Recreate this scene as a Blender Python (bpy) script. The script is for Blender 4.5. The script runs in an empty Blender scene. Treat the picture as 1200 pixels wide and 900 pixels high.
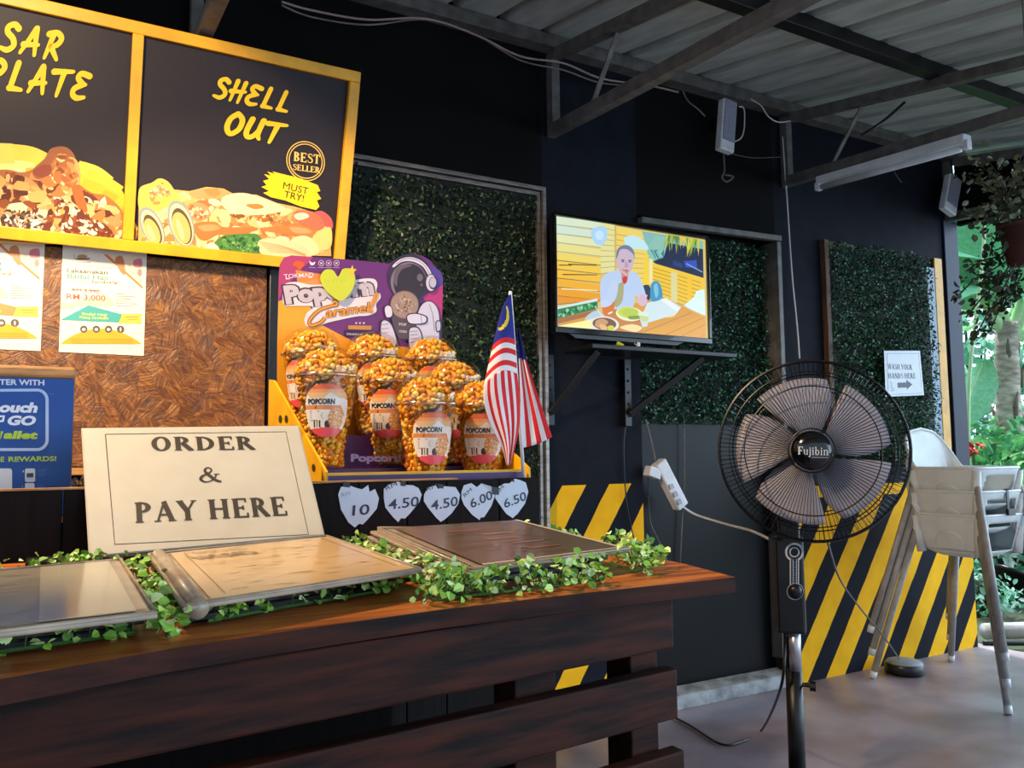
import bpy, bmesh, math, random
from mathutils import Vector, Matrix, geometry
random.seed(7)
R = random.Random(11)
SC = bpy.context.scene
COL = SC.collection
PI = math.pi

# ------------------------------------------------------------------ camera
CAM_H = 1.0
FPX = 960.0
CR = Vector((0.8712, -0.4909, -0.0088)).normalized()
CU = Vector((-0.0338, -0.0778, 0.9964)).normalized()
CF = Vector((0.4898, 0.8677, 0.0843)).normalized()
CPOS = Vector((0, 0, CAM_H))
cd = bpy.data.cameras.new('camera')
cd.sensor_width = 36.0
cd.lens = 36.0 * FPX / 1200.0
cd.clip_start = 0.02
cam = bpy.data.objects.new('camera', cd)
COL.objects.link(cam)
M = Matrix((CR, CU, -CF)).transposed().to_4x4()
M.translation = CPOS
cam.matrix_world = M
SC.camera = cam

# ------------------------------------------------------------------ world, lamps, exposure
SC.view_settings.view_transform = 'Standard'
SC.view_settings.look = 'None'
SC.view_settings.gamma = 1.0
SC.view_settings.exposure = 0.0
SC.view_settings.use_curve_mapping = False
W = bpy.data.worlds.new('world')
SC.world = W
W.use_nodes = True
bg = W.node_tree.nodes['Background']
# overcast sky, brighter towards the open garden side (+X)
_nt = W.node_tree
_tc = _nt.nodes.new('ShaderNodeTexCoord')
_sx = _nt.nodes.new('ShaderNodeSeparateXYZ')
_nt.links.new(_tc.outputs['Generated'], _sx.inputs[0])
_mr = _nt.nodes.new('ShaderNodeMapRange')
_mr.interpolation_type = 'SMOOTHSTEP'
_mr.inputs['From Min'].default_value = -0.2
_mr.inputs['From Max'].default_value = 1.0
_mr.inputs['To Min'].default_value = 0.9
_mr.inputs['To Max'].default_value = 6.0
_nt.links.new(_sx.outputs['X'], _mr.inputs['Value'])
_nt.links.new(_mr.outputs[0], bg.inputs[1])
bg.inputs[0].default_value = (0.62, 0.80, 1.0, 1)


def lamp(name, kind, loc, energy, color, target=None, **kw):
    l = bpy.data.lights.new(name, kind)
    l.energy = energy
    l.color = color
    for k, v in kw.items():
        setattr(l, k, v)
    o = bpy.data.objects.new(name, l)
    COL.objects.link(o)
    o.location = loc
    if target is not None:
        o.rotation_euler = (Vector(target) - Vector(loc)).to_track_quat('-Z', 'Y').to_euler()
    return o


lamp('counter_spotlight', 'SPOT', (-0.25, 1.32, 2.12), 145.0, (1.0, 0.72, 0.44), (0.32, 1.75, 1.15),
     spot_size=math.radians(104), spot_blend=0.35, shadow_soft_size=0.045)
lamp('board_spotlight', 'SPOT', (-0.35, 1.15, 2.10), 92.0, (1.0, 0.74, 0.46), (0.12, 2.45, 1.52),
     spot_size=math.radians(60), spot_blend=0.22, shadow_soft_size=0.03)
lamp('sun', 'SUN', (6, 6, 9), 5.0, (1.0, 0.97, 0.90), (5.4, 3.4, 0), angle=math.radians(3))


# ------------------------------------------------------------------ helpers
def ray(x, y):
    return CF + CR * ((x - 600.0) / FPX) - CU * ((y - 450.0) / FPX)


def onY(x, y, c):
    d = ray(x, y)
    return CPOS + d * (c / d.y)


def onZ(x, y, c):
    d = ray(x, y)
    return CPOS + d * ((c - CAM_H) / d.z)


def onX(x, y, c):
    d = ray(x, y)
    return CPOS + d * (c / d.x)


def atD(x, y, dist):
    d = ray(x, y)
    return CPOS + d * (dist / d.dot(CF))


def lin(h):
    if isinstance(h, (tuple, list)):
        return tuple(h)[:3]
    h = h.lstrip('#')
    out = []
    for i in (0, 2, 4):
        c = int(h[i:i + 2], 16) / 255.0
        out.append(c / 12.92 if c <= 0.04045 else ((c + 0.055) / 1.055) ** 2.4)
    return tuple(out)


def nd(nt, t, **kw):
    n = nt.nodes.new(t)
    for k, v in kw.items():
        setattr(n, k, v)
    return n


def newmat(name):
    m = bpy.data.materials.new(name)
    m.use_nodes = True
    nt = m.node_tree
    b = nt.nodes['Principled BSDF']
    return m, nt, b


def ramp(nt, stops):
    r = nd(nt, 'ShaderNodeValToRGB')
    e = r.color_ramp.elements
    while len(e) < len(stops):
        e.new(0.5)
    for i, (p, c) in enumerate(stops):
        e[i].position = p
        e[i].color = (*lin(c), 1)
    return r


def mat(name, c, rough=0.5, metal=0.0, c2=None, scale=12.0, stretch=(1, 1, 1), bump=0.0, detail=5.0, spec=0.5, coat=0.0,
        lo=0.35, hi=0.65):
    m, nt, b = newmat(name)
    b.inputs['Roughness'].default_value = rough
    b.inputs['Metallic'].default_value = metal
    b.inputs['Specular IOR Level'].default_value = spec
    b.inputs['Coat Weight'].default_value = coat
    if c2 is None:
        k = lin(c)
        c2 = tuple(v * 0.82 for v in k)
    tc = nd(nt, 'ShaderNodeTexCoord')
    mp = nd(nt, 'ShaderNodeMapping')
    mp.inputs['Scale'].default_value = stretch
    nt.links.new(tc.outputs['Object'], mp.inputs['Vector'])
    nz = nd(nt, 'ShaderNodeTexNoise')
    nz.inputs['Scale'].default_value = scale
    nz.inputs['Detail'].default_value = detail
    nt.links.new(mp.outputs[0], nz.inputs['Vector'])
    r = ramp(nt, [(lo, c2), (hi, c)])
    nt.links.new(nz.outputs['Fac'], r.inputs[0])
    nt.links.new(r.outputs[0], b.inputs['Base Color'])
    if bump:
        bp = nd(nt, 'ShaderNodeBump')
        bp.inputs['Strength'].default_value = bump
        bp.inputs['Distance'].default_value = 0.01
        nt.links.new(nz.outputs['Fac'], bp.inputs['Height'])
        nt.links.new(bp.outputs[0], b.inputs['Normal'])
    return m


def print_mat(name, rough=0.4, emit=0.0, spec=0.4, coat=0.0):
    """pigment stored per face in the colour attribute Col"""
    m, nt, b = newmat(name)
    a = nd(nt, 'ShaderNodeAttribute', attribute_name='Col')
    if emit:
        b.inputs['Base Color'].default_value = (0.01, 0.01, 0.01, 1)
        nt.links.new(a.outputs['Color'], b.inputs['Emission Color'])
        b.inputs['Emission Strength'].default_value = emit
        b.inputs['Roughness'].default_value = 0.25
    else:
        nz = nd(nt, 'ShaderNodeTexNoise')
        nz.inputs['Scale'].default_value = 30
        tc = nd(nt, 'ShaderNodeTexCoord')
        nt.links.new(tc.outputs['Object'], nz.inputs['Vector'])
        mx = nd(nt, 'ShaderNodeMix', data_type='RGBA', blend_type='MULTIPLY')
        mx.inputs['Factor'].default_value = 0.16
        nt.links.new(a.outputs['Color'], mx.inputs['A'])
        nt.links.new(nz.outputs['Fac'], mx.inputs['B'])
        nt.links.new(mx.outputs['Result'], b.inputs['Base Color'])
        b.inputs['Roughness'].default_value = rough
        b.inputs['Specular IOR Level'].default_value = spec
        b.inputs['Coat Weight'].default_value = coat
        b.inputs['Coat Roughness'].default_value = 0.12
    return m


def garden_leaf_mat():
    m, nt, b = newmat('garden_leaf_pigment')
    a = nd(nt, 'ShaderNodeAttribute', attribute_name='Col')
    nz = nd(nt, 'ShaderNodeTexNoise')
    nz.inputs['Scale'].default_value = 6
    tc = nd(nt, 'ShaderNodeTexCoord')
    nt.links.new(tc.outputs['Object'], nz.inputs['Vector'])
    mx = nd(nt, 'ShaderNodeMix', data_type='RGBA', blend_type='MULTIPLY')
    mx.inputs['Factor'].default_value = .2
    nt.links.new(a.outputs['Color'], mx.inputs['A'])
    nt.links.new(nz.outputs['Fac'], mx.inputs['B'])
    nt.links.new(mx.outputs['Result'], b.inputs['Base Color'])
    b.inputs['Roughness'].default_value = .4
    tl = nd(nt, 'ShaderNodeBsdfTranslucent')
    nt.links.new(mx.outputs['Result'], tl.inputs[0])
    ms = nd(nt, 'ShaderNodeMixShader')
    ms.inputs[0].default_value = .4
    out = [n for n in nt.nodes if n.type == 'OUTPUT_MATERIAL'][0]
    nt.links.new(b.outputs[0], ms.inputs[1])
    nt.links.new(tl.outputs[0], ms.inputs[2])
    nt.links.new(ms.outputs[0], out.inputs[0])
    return m


ABS = {}


def thing(name, label, cat, loc=(0, 0, 0), group=None, rotz=0.0):
    o = bpy.data.objects.new(name, None)
    COL.objects.link(o)
    o.empty_display_size = 0.05
    o.location = loc
    o.rotation_euler = (0, 0, rotz)
    tag(o, label, cat, group)
    ABS[o.name] = Vector(loc)
    return o


def tag(o, label=None, cat=None, group=None, kind=None):
    if label:
        o['label'] = label
    if cat:
        o['category'] = cat
    if group:
        o['group'] = group
    if kind:
        o['kind'] = kind
    return o


def link_mesh(name, me, mats, parent=None, smooth=False, bevel=0.0, solid=0.0):
    o = bpy.data.objects.new(name, me)
    COL.objects.link(o)
    for m in (mats if isinstance(mats, (list, tuple)) else [mats]):
        me.materials.append(m)
    if smooth:
        me.polygons.foreach_set('use_smooth', [True] * len(me.polygons))
    off = Vector((0, 0, 0))
    if parent is not None:
        o.parent = parent
        off = ABS.get(parent.name, Vector((0, 0, 0)))
        if off.length > 0:
            me.transform(Matrix.Translation(-off))
        ABS[o.name] = off
    else:
        ABS[o.name] = off
    if solid:
        s = o.modifiers.new('solid', 'SOLIDIFY')
        s.thickness = solid
        s.offset = 0
    if bevel:
        b = o.modifiers.new('bevel', 'BEVEL')
        b.width = bevel
        b.segments = 2
        b.limit_method = 'ANGLE'
        b.angle_limit = math.radians(40)
    me.update()
    return o


class MB:
    """collects shapes and links them as one mesh object"""

    def __init__(s):
        s.v, s.f, s.m = [], [], []
        s.cur = 0

    def add(s, vs, fs, mi=None):
        b = len(s.v)
        s.v += [tuple(v) for v in vs]
        for f in fs:
            s.f.append(tuple(i + b for i in f))
            s.m.append(s.cur if mi is None else mi)
        return s

    def box(s, c, size, rot=None, mi=None):
        hx, hy, hz = size[0] / 2, size[1] / 2, size[2] / 2
        vs = [Vector((x, y, z)) for x in (-hx, hx) for y in (-hy, hy) for z in (-hz, hz)]
        if rot is not None:
            vs = [rot @ v for v in vs]
        c = Vector(c)
        vs = [v + c for v in vs]
        return s.add(vs, [(0, 1, 3, 2), (4, 6, 7, 5), (0, 4, 5, 1), (2, 3, 7, 6), (0, 2, 6, 4), (1, 5, 7, 3)], mi)

    def span(s, a, b, mi=None):
        a, b = Vector(a), Vector(b)
        return s.box((a + b) / 2, [abs(q) for q in (b - a)], None, mi)

    def beam(s, a, b, w, h, up=(0, 0, 1), mi=None):
        a, b = Vector(a), Vector(b)
        d = (b - a)
        L = d.length
        d.normalize()
        up = Vector(up)
        sd = d.cross(up).normalized()
        u = sd.cross(d)
        rot = Matrix((d, sd, u)).transposed()
        return s.box((a + b) / 2, (L, w, h), rot, mi)

    def hexa(s, bot, top, mi=None):
        n = len(bot)
        vs = list(bot) + list(top)
        fs = [tuple(range(n - 1, -1, -1)), tuple(range(n, 2 * n))]
        for i in range(n):
            j = (i + 1) % n
            fs.append((i, j, n + j, n + i))
        return s.add(vs, fs, mi)

    def prism(s, pts, n, depth, mi=None):
        n = Vector(n) * depth
        return s.hexa([Vector(p) for p in pts], [Vector(p) + n for p in pts], mi)

    def tube(s, pts, r, n=8, caps=True, mi=None):
        pts = [Vector(p) for p in pts]
        rs = r if isinstance(r, (list, tuple)) else [r] * len(pts)
        vs, fs = [], []
        prev = None
        for i, p in enumerate(pts):
            t = (pts[min(i + 1, len(pts) - 1)] - pts[max(i - 1, 0)])
            if t.length < 1e-9:
                t = Vector((0, 0, 1))
            t.normalize()
            if prev is None:
                a = Vector((0, 0, 1)) if abs(t.z) < 0.9 else Vector((1, 0, 0))
                x = t.cross(a).normalized()
            else:
                x = (prev - t * prev.dot(t))
                x = x.normalized() if x.length > 1e-6 else t.orthogonal().normalized()
            prev = x
            y = t.cross(x)
            for k in range(n):
                an = 2 * PI * k / n
                vs.append(p + (x * math.cos(an) + y * math.sin(an)) * rs[i])
        for i in range(len(pts) - 1):
            for k in range(n):
                k2 = (k + 1) % n
                fs.append((i * n + k, i * n + k2, (i + 1) * n + k2, (i + 1) * n + k))
        if caps:
            fs.append(tuple(range(n - 1, -1, -1)))
            fs.append(tuple(range((len(pts) - 1) * n, len(pts) * n)))
        return s.add(vs, fs, mi)

    def lathe(s, prof, c=(0, 0, 0), rot=None, n=24, mi=None, cap0=False, cap1=False):
        vs, fs = [], []
        c = Vector(c)
        for r, z in prof:
            for k in range(n):
                an = 2 * PI * k / n
                v = Vector((r * math.cos(an), r * math.sin(an), z))
                if rot is not None:
                    v = rot @ v
                vs.append(v + c)
        for i in range(len(prof) - 1):
            for k in range(n):
                k2 = (k + 1) % n
                fs.append((i * n + k, i * n + k2, (i + 1) * n + k2, (i + 1) * n + k))
        if cap0:
            fs.append(tuple(range(n - 1, -1, -1)))
        if cap1:
            fs.append(tuple(range((len(prof) - 1) * n, len(prof) * n)))
        return s.add(vs, fs, mi)

    def ball(s, c, r, rz=None, n=8, m=6, mi=None):
        rz = rz or r
        prof = [(max(1e-4, r * math.sin(PI * i / m)), -rz * math.cos(PI * i / m)) for i in range(m + 1)]
        return s.lathe(prof, c, None, n, mi)

    def grid(s, fn, nu, nv, mi=None, skip=None):
        vs = [fn(i / nu, j / nv) for j in range(nv + 1) for i in range(nu + 1)]
        fs = []
        for j in range(nv):
            for i in range(nu):
                if skip and skip((i + .5) / nu, (j + .5) / nv):
                    continue
                a = j * (nu + 1) + i
                fs.append((a, a + 1, a + nu + 2, a + nu + 1))
        return s.add(vs, fs, mi)

    def build(s, name, mats, parent=None, smooth=False, bevel=0.0, solid=0.0):
        me = bpy.data.meshes.new(name)
        me.from_pydata([tuple(v) for v in s.v], [], s.f)
        if s.m and max(s.m) > 0:
            me.polygons.foreach_set('material_index', s.m)
        return link_mesh(name, me, mats, parent, smooth, bevel, solid)


def spline(pts, n=8, closed=False):
    """Catmull-Rom through points"""
    P = [Vector(p) for p in pts]
    out = []
    N = len(P)
    rng = range(N if closed else N - 1)
    for i in rng:
        if closed:
            a, b, c, d = P[(i - 1) % N], P[i], P[(i + 1) % N], P[(i + 2) % N]
        else:
            a, b, c, d = P[max(i - 1, 0)], P[i], P[i + 1], P[min(i + 2, N - 1)]
        for k in range(n):
            t = k / n
            out.append(0.5 * ((2 * b) + (c - a) * t + (2 * a - 5 * b + 4 * c - d) * t * t + (3 * b - a - 3 * c + d) * t ** 3))
    if not closed:
        out.append(P[-1])
    return out


# ------------------------------------------------------------------ lettering
_fc = {}


def sans(txt, bold=0.0):
    """built-in face -> (polys in units where cap height = 1, width)"""
    key = (txt, bold)
    if key in _fc:
        return _fc[key]

    def raw(t):
        cu = bpy.data.curves.new('t', 'FONT')
        cu.body = t
        cu.size = 1.0
        cu.resolution_u = 3
        cu.offset = bold
        o = bpy.data.objects.new('t', cu)
        COL.objects.link(o)
        dg = bpy.context.evaluated_depsgraph_get()
        me = bpy.data.meshes.new_from_object(o.evaluated_get(dg))
        ps = [[(me.vertices[i].co.x, me.vertices[i].co.y) for i in p.vertices] for p in me.polygons]
        bpy.data.objects.remove(o)
        bpy.data.curves.remove(cu)
        bpy.data.meshes.remove(me)
        return ps
    h = raw('H')
    ch = max(p[1] for q in h for p in q) - min(p[1] for q in h for p in q)
    y0 = min(p[1] for q in h for p in q)
    ps = raw(txt)
    x0 = min(p[0] for q in ps for p in q)
    ps = [[((x - x0) / ch, (y - y0) / ch) for x, y in q] for q in ps]
    w = max(p[0] for q in ps for p in q)
    _fc[key] = (ps, w)
    return ps, w


def stroke(pts, w, smooth=6, taper=None, closed=False, cap=True):
    """polyline -> list of quads; w a number or a list per control point"""
    P = [(p[0], p[1], 0) for p in pts]
    ws = list(w) if isinstance(w, (list, tuple)) else [w] * len(P)
    if smooth:
        Q = spline(P, smooth, closed)
        n = len(Q)
        WW = []
        N = len(P) if closed else len(P) - 1
        for i in range(n):
            t = i / smooth
            a = int(min(t, N - 1e-6))
            fr = min(t - a, 1.0)
            WW.append(ws[a % len(ws)] * (1 - fr) + ws[(a + 1) % len(ws)] * fr)
    else:
        Q = [Vector(p) for p in P]
        WW = ws
        n = len(Q)
    L, Rr = [], []
    for i in range(n):
        a = Q[(i - 1) % n] if closed else Q[max(i - 1, 0)]
        b = Q[(i + 1) % n] if closed else Q[min(i + 1, n - 1)]
        t = b - a
        if t.length < 1e-9:
            t = Vector((1, 0, 0))
        t.normalize()
        nn = Vector((-t.y, t.x, 0)) * (WW[i] / 2)
        L.append(Q[i] + nn)
        Rr.append(Q[i] - nn)
    out = []
    for i in range(n if closed else n - 1):
        j = (i + 1) % n
        out.append([(L[i].x, L[i].y), (Rr[i].x, Rr[i].y), (Rr[j].x, Rr[j].y), (L[j].x, L[j].y)])
    if cap and not closed:
        for k in (0, n - 1):
            r = WW[k] / 2
            out.append([(Q[k].x + r * math.cos(a * PI / 4), Q[k].y + r * math.sin(a * PI / 4)) for a in range(8)])
    return out


def bar(x0, y0, x1, y1, w):
    return stroke([(x0, y0), (x1, y1)], w, 0, cap=False)[0]


def arc(cx, cy, rx, ry, a0, a1, tx, ty, n=18):
    """ring segment with thickness tx at the sides and ty at top and bottom"""
    out = []
    pr = None
    for i in range(n + 1):
        a = math.radians(a0 + (a1 - a0) * i / n)
        c, s = math.cos(a), math.sin(a)
        cur = ((cx + rx * c, cy + ry * s), (cx + (rx - tx) * c, cy + (ry - ty) * s))
        if pr:
            out.append([pr[0], cur[0], cur[1], pr[1]])
        pr = cur
    return out


T_, t_ = 0.235, 0.095


def _stem(x, y0=0, y1=1, ser=(1, 1), w=T_, sw=0.17):
    o = [bar(x, y0, x, y1, w)]
    if ser[0]:
        o.append([(x - sw, y0), (x + sw, y0), (x + sw, y0 + .055), (x - sw, y0 + .055)])
    if ser[1]:
        o.append([(x - sw, y1 - .055), (x + sw, y1 - .055), (x + sw, y1), (x - sw, y1)])
    return o


def _slab(x, y, sw=0.15):
    return [[(x - sw, y), (x + sw, y), (x + sw, y + .055), (x - sw, y + .055)]]


def serif_letter(c):
    V = _stem
    if c == 'H':
        return V(.18) + V(.76) + [bar(.18, .5, .76, .5, t_)], .98
    if c == 'E':
        return V(.18) + [bar(.18, .965, .66, .965, t_), bar(.18, .51, .52, .51, t_), bar(.18, .035, .7, .035, t_),
                         bar(.64, 1, .64, .78, t_), bar(.68, 0, .68, .24, t_), bar(.5, .62, .5, .4, t_)], .76
    if c == 'L':
        return V(.18) + [bar(.18, .035, .66, .035, t_), bar(.64, 0, .64, .26, t_)], .7
    if c == 'T':
        return V(.4, ser=(1, 0)) + [bar(.04, .965, .76, .965, t_), bar(.07, 1, .07, .75, t_), bar(.73, 1, .73, .75, t_)], .8
    if c == 'I':
        return V(.2), .4
    if c == 'D':
        return V(.18) + arc(.28, .5, .56, .5, -90, 90, T_, t_), .9
    if c == 'O':
        return arc(.45, .5, .42, .52, 0, 360, T_, t_, 32), .9
    if c == 'P':
        return V(.18) + arc(.3, .74, .38, .26, -90, 90, T_, t_) + [bar(.18, .965, .3, .965, t_), bar(.18, .515, .3, .515, t_)], .72
    if c == 'R':
        return V(.18) + arc(.3, .74, .36, .26, -90, 90, T_, t_) + [bar(.18, .965, .3, .965, t_), bar(.18, .515, .3, .515, t_),
                                                                     bar(.4, .5, .74, .02, T_), bar(.66, .03, .86, .03, t_)], .86
    if c == 'B':
        return V(.18) + arc(.3, .75, .34, .25, -90, 90, T_, t_) + arc(.3, .27, .4, .27, -90, 90, T_, t_) + \
            [bar(.18, .965, .3, .965, t_), bar(.18, .035, .3, .035, t_), bar(.18, .52, .3, .52, t_)], .76
    if c == 'A':
        return [bar(.43, .98, .12, .02, t_), bar(.41, 1, .73, .02, T_), bar(.22, .33, .62, .33, t_)] + _slab(.12, 0) + _slab(.74, 0, .17), .88
    if c == 'Y':
        return [bar(.12, .98, .43, .45, T_), bar(.74, .98, .43, .45, t_), bar(.43, .5, .43, 0, T_)] + _slab(.12, .945, .16) + \
            _slab(.74, .945, .13) + _slab(.43, 0, .17), .86
    if c == 'U':
        return [bar(.18, 1, .18, .3, T_), bar(.74, 1, .74, .3, t_)] + arc(.46, .32, .36, .34, 180, 360, T_, t_) + _slab(.18, .945, .16) + _slab(.74, .945, .13), .92
    if c == 'W':
        return [bar(.1, 1, .36, 0, T_), bar(.6, 1, .36, 0, t_), bar(.6, 1, .86, 0, T_), bar(1.1, 1, .86, 0, t_)] + \
            _slab(.1, .945) + _slab(.6, .945) + _slab(1.1, .945), 1.2
    if c == 'N':
        return [bar(.16, 0, .16, 1, t_), bar(.8, 0, .8, 1, t_), bar(.16, 1, .8, 0, T_)] + _slab(.16, 0) + _slab(.16, .945) + _slab(.8, .945), .95
    if c == 'S':
        return stroke([(.6, .74), (.55, .9), (.36, .97), (.16, .87), (.18, .68), (.4, .53), (.6, .36), (.56, .12), (.34, .03), (.14, .1), (.1, .27)],
                      [.06, .07, .08, .13, .16, .18, .16, .13, .08, .07, .06], 5), .7
    if c == '&':
        return stroke([(.98, .04), (.8, .12), (.5, .48), (.34, .76), (.44, .95), (.58, .93), (.64, .78), (.5, .6), (.2, .4), (.12, .2), (.26, .04),
                       (.5, .05), (.74, .25), (.84, .52)], [.14, .16, .17, .13, .08, .07, .08, .08, .13, .15, .11, .07, .07, .07], 5) + \
            _slab(.86, .5, .13), 1.02
    if c == 'F':
        return V(.18) + [bar(.18, .965, .66, .965, t_), bar(.18, .5, .5, .5, t_), bar(.64, 1, .64, .76, t_), bar(.48, .62, .48, .38, t_)], .7
    if c == 'u':
        return [bar(.16, .66, .16, .15, .13), bar(.56, .66, .56, 0, .13)] + arc(.36, .2, .265, .2, 180, 360, .13, .06) + _slab(.12, .61, .1) + _slab(.52, .61, .1) + _slab(.6, 0, .1), .72
    if c == 'j':
        return stroke([(.2, .64), (.2, 0), (.15, -.18), (.02, -.24)], .13, 4) + _slab(.16, .61, .11) + [bar(.12, .85, .28, .85, .15)], .36
    if c == 'i':
        return [bar(.18, .66, .18, 0, .13), bar(.1, .85, .26, .85, .15)] + _slab(.14, .61, .11) + _slab(.18, 0, .14), .36
    if c == 'b':
        return [bar(.16, 1, .16, 0, .13)] + arc(.34, .32, .28, .34, 0, 360, .13, .06) + _slab(.12, .945, .1), .7
    if c == 'n':
        return [bar(.16, .66, .16, 0, .13), bar(.56, .45, .56, 0, .13)] + arc(.36, .44, .265, .22, 0, 180, .13, .06) + _slab(.12, .61, .1) + _slab(.16, 0, .13) + _slab(.56, 0, .13), .74
    return [], .4


def serif(txt, sp=.06):
    out, x = [], 0.0
    for c in txt:
        ps, w = serif_letter(c)
        out += [[(px + x, py) for px, py in q] for q in ps]
        x += w + (sp if c != ' ' else 0)
    return out, x - sp


BR = {
    'S': [[(.62, .86), (.42, .98), (.2, .86), (.22, .66), (.5, .46), (.6, .22), (.4, .02), (.08, .06)]],
    'H': [[(.2, 1.02), (.1, 0)], [(.62, 1.0), (.5, -.04)], [(.0, .46), (.74, .56)]],
    'E': [[(.66, .9), (.3, .96), (.18, .78), (.42, .58), (.56, .56)], [(.44, .56), (.12, .36), (.1, .14), (.3, .02), (.62, .08)]],
    'L': [[(.28, 1.0), (.16, .1), (.16, .06)], [(.12, .06), (.62, .04)]],
    'O': [[(.36, 1), (.12, .7), (.1, .25), (.32, 0), (.6, .3), (.62, .75), (.4, .98), (.26, .94)]],
    'U': [[(.16, .92), (.08, .3), (.2, .04), (.44, .16), (.6, .6)], [(.64, .96), (.58, .3), (.7, .04)]],
    'T': [[(.0, .88), (.82, .98)], [(.44, .92), (.32, 0)]],
    'A': [[(.42, 1.0), (.02, .02)], [(.42, 1.0), (.62, .02)], [(.06, .34), (.66, .42)]],
    'R': [[(.26, .96), (.14, .0)], [(.06, .9), (.4, 1.0), (.62, .82), (.5, .56), (.22, .46)], [(.28, .46), (.66, .02)]],
    'P': [[(.26, .96), (.14, .0)], [(.06, .88), (.44, 1.0), (.66, .8), (.52, .54), (.2, .44)]],
}


def brush(txt, w=.25, sp=.78):
    out, x = [], 0
    for c in txt:
        for s in BR[c]:
            n = len(s)
            ws = [w * (0.95 if 0 < i < n - 1 else (1.05 if i == 0 else .62)) for i in range(n)]
            out += [[(a + x, b) for a, b in q] for q in stroke(s, ws, 5)]
        x += sp
    return out, x - (sp - .7)


def inpoly(x, y, P):
    c = False
    j = len(P) - 1
    for i in range(len(P)):
        xi, yi = P[i]
        xj, yj = P[j]
        if (yi > y) != (yj > y) and x < (xj - xi) * (y - yi) / (yj - yi + 1e-12) + xi:
            c = not c
        j = i
    return c


class Art:
    """flat printed artwork on a plane: pixel or local coordinates, one mesh, pigment per face"""

    def __init__(s, O, ux, uy, px=None):
        s.O = Vector(O)
        s.ux = Vector(ux).normalized()
        s.uy = (Vector(uy) - s.ux * Vector(uy).dot(s.ux)).normalized()
        s.n = s.ux.cross(s.uy)
        s.v, s.f, s.c = [], [], []
        s.px = px or (lambda x, y: (x, y))
        s.lay = 0

    def L(s, x, y):
        x, y = s.px(x, y)
        d = ray(x, y)
        p = CPOS + d * ((s.O - CPOS).dot(s.n) / d.dot(s.n)) - s.O
        return p.dot(s.ux), p.dot(s.uy)

    def W(s, a, b, h=0.0):
        return s.O + s.ux * a + s.uy * b + s.n * h

    def poly(s, pts, col, lay=None, loc=True, eps=0.00025):
        P = pts if loc else [s.L(*p) for p in pts]
        lay = s.lay if lay is None else lay
        b = len(s.v)
        h_ = lay * eps + (len(s.f) % 32) * 7e-6
        s.v += [s.W(p[0], p[1], h_) for p in P]
        area = sum(P[i][0] * P[(i + 1) % len(P)][1] - P[(i + 1) % len(P)][0] * P[i][1] for i in range(len(P)))
        ix = list(range(b, b + len(P)))
        if area < 0:
            ix.reverse()
        s.f.append(tuple(ix))
        s.c.append(lin(col))

    def pp(s, pts, col, lay=None):
        s.poly(pts, col, lay, False)

    def blob(s, pts, col, lay=None, n=5):
        s.pp([(p.x, p.y) for p in spline([(a, b, 0) for a, b in pts], n, True)], col, lay)

    def ell(s, cx, cy, rx, ry, col, lay=None, n=28, rot=0):
        c_, s_ = math.cos(rot), math.sin(rot)
        s.pp([(cx + rx * math.cos(a) * c_ - ry * math.sin(a) * s_, cy + rx * math.cos(a) * s_ + ry * math.sin(a) * c_)
              for a in [2 * PI * k / n for k in range(n)]], col, lay)

    def line(s, pts, w, col, lay=None, smooth=0, closed=False):
        P = [s.L(*p) for p in pts]
        for q in stroke(P, w, smooth, closed=closed, cap=False):
            s.poly(q, col, lay)

    def text(s, tw, p0, p1, h, col, lay=None, shear=0.0, loc=False, outline=None, ow=0):
        ps, w = tw
        a = p0 if loc else s.L(*p0)
        b = p1 if loc else s.L(*p1)
        dx, dy = b[0] - a[0], b[1] - a[1]
        L = math.hypot(dx, dy)
        ex = (dx / L, dy / L)
        ey = (-ex[1], ex[0])
        k = L / w
        for q in ps:
            s.poly([(a[0] + ex[0] * k * (x + shear * y * h / k) + ey[0] * h * y, a[1] + ex[1] * k * (x + shear * y * h / k) + ey[1] * h * y)
                    for x, y in q], col, lay)

    def speck(s, poly, cols, n, r, lay, rnd=R, asp=1.0):
        """small irregular pigment flecks inside a pixel polygon"""
        P = [s.L(*p) for p in poly]
        x0, x1 = min(p[0] for p in P), max(p[0] for p in P)
        y0, y1 = min(p[1] for p in P), max(p[1] for p in P)
        k = 0
        tries = 0
        while k < n and tries < n * 20:
            tries += 1
            x, y = rnd.uniform(x0, x1), rnd.uniform(y0, y1)
            if not inpoly(x, y, P):
                continue
            rr = r * rnd.uniform(.4, 1.2)
            ro = rnd.uniform(0, PI)
            m = 7
            pts = []
            for i in range(m):
                a = 2 * PI * i / m
                q = rr * rnd.uniform(.6, 1.15)
                u, v = q * math.cos(a) * asp, q * math.sin(a)
                pts.append((x + u * math.cos(ro) - v * math.sin(ro), y + u * math.sin(ro) + v * math.cos(ro)))
            if not all(inpoly(px, py, P) for px, py in pts):
                continue
            s.poly(pts, rnd.choice(cols), lay + rnd.random() * .8)
            k += 1

    def mesh(s, name):
        me = bpy.data.meshes.new(name)
        me.from_pydata([tuple(v) for v in s.v], [], s.f)
        ca = me.color_attributes.new('Col', 'FLOAT_COLOR', 'CORNER')
        buf = []
        for f, c in zip(s.f, s.c):
            buf += [c[0], c[1], c[2], 1.0] * len(f)
        ca.data.foreach_set('color', buf)
        return me

    def build(s, name, m, parent=None):
        return link_mesh(name, s.mesh(name), m, parent)


def col_mesh(name, vs, fs, cs):
    me = bpy.data.meshes.new(name)
    me.from_pydata([tuple(v) for v in vs], [], fs)
    ca = me.color_attributes.new('Col', 'FLOAT_COLOR', 'CORNER')
    buf = []
    for f, c in zip(fs, cs):
        buf += [c[0], c[1], c[2], 1.0] * len(f)
    ca.data.foreach_set('color', buf)
    return me


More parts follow.
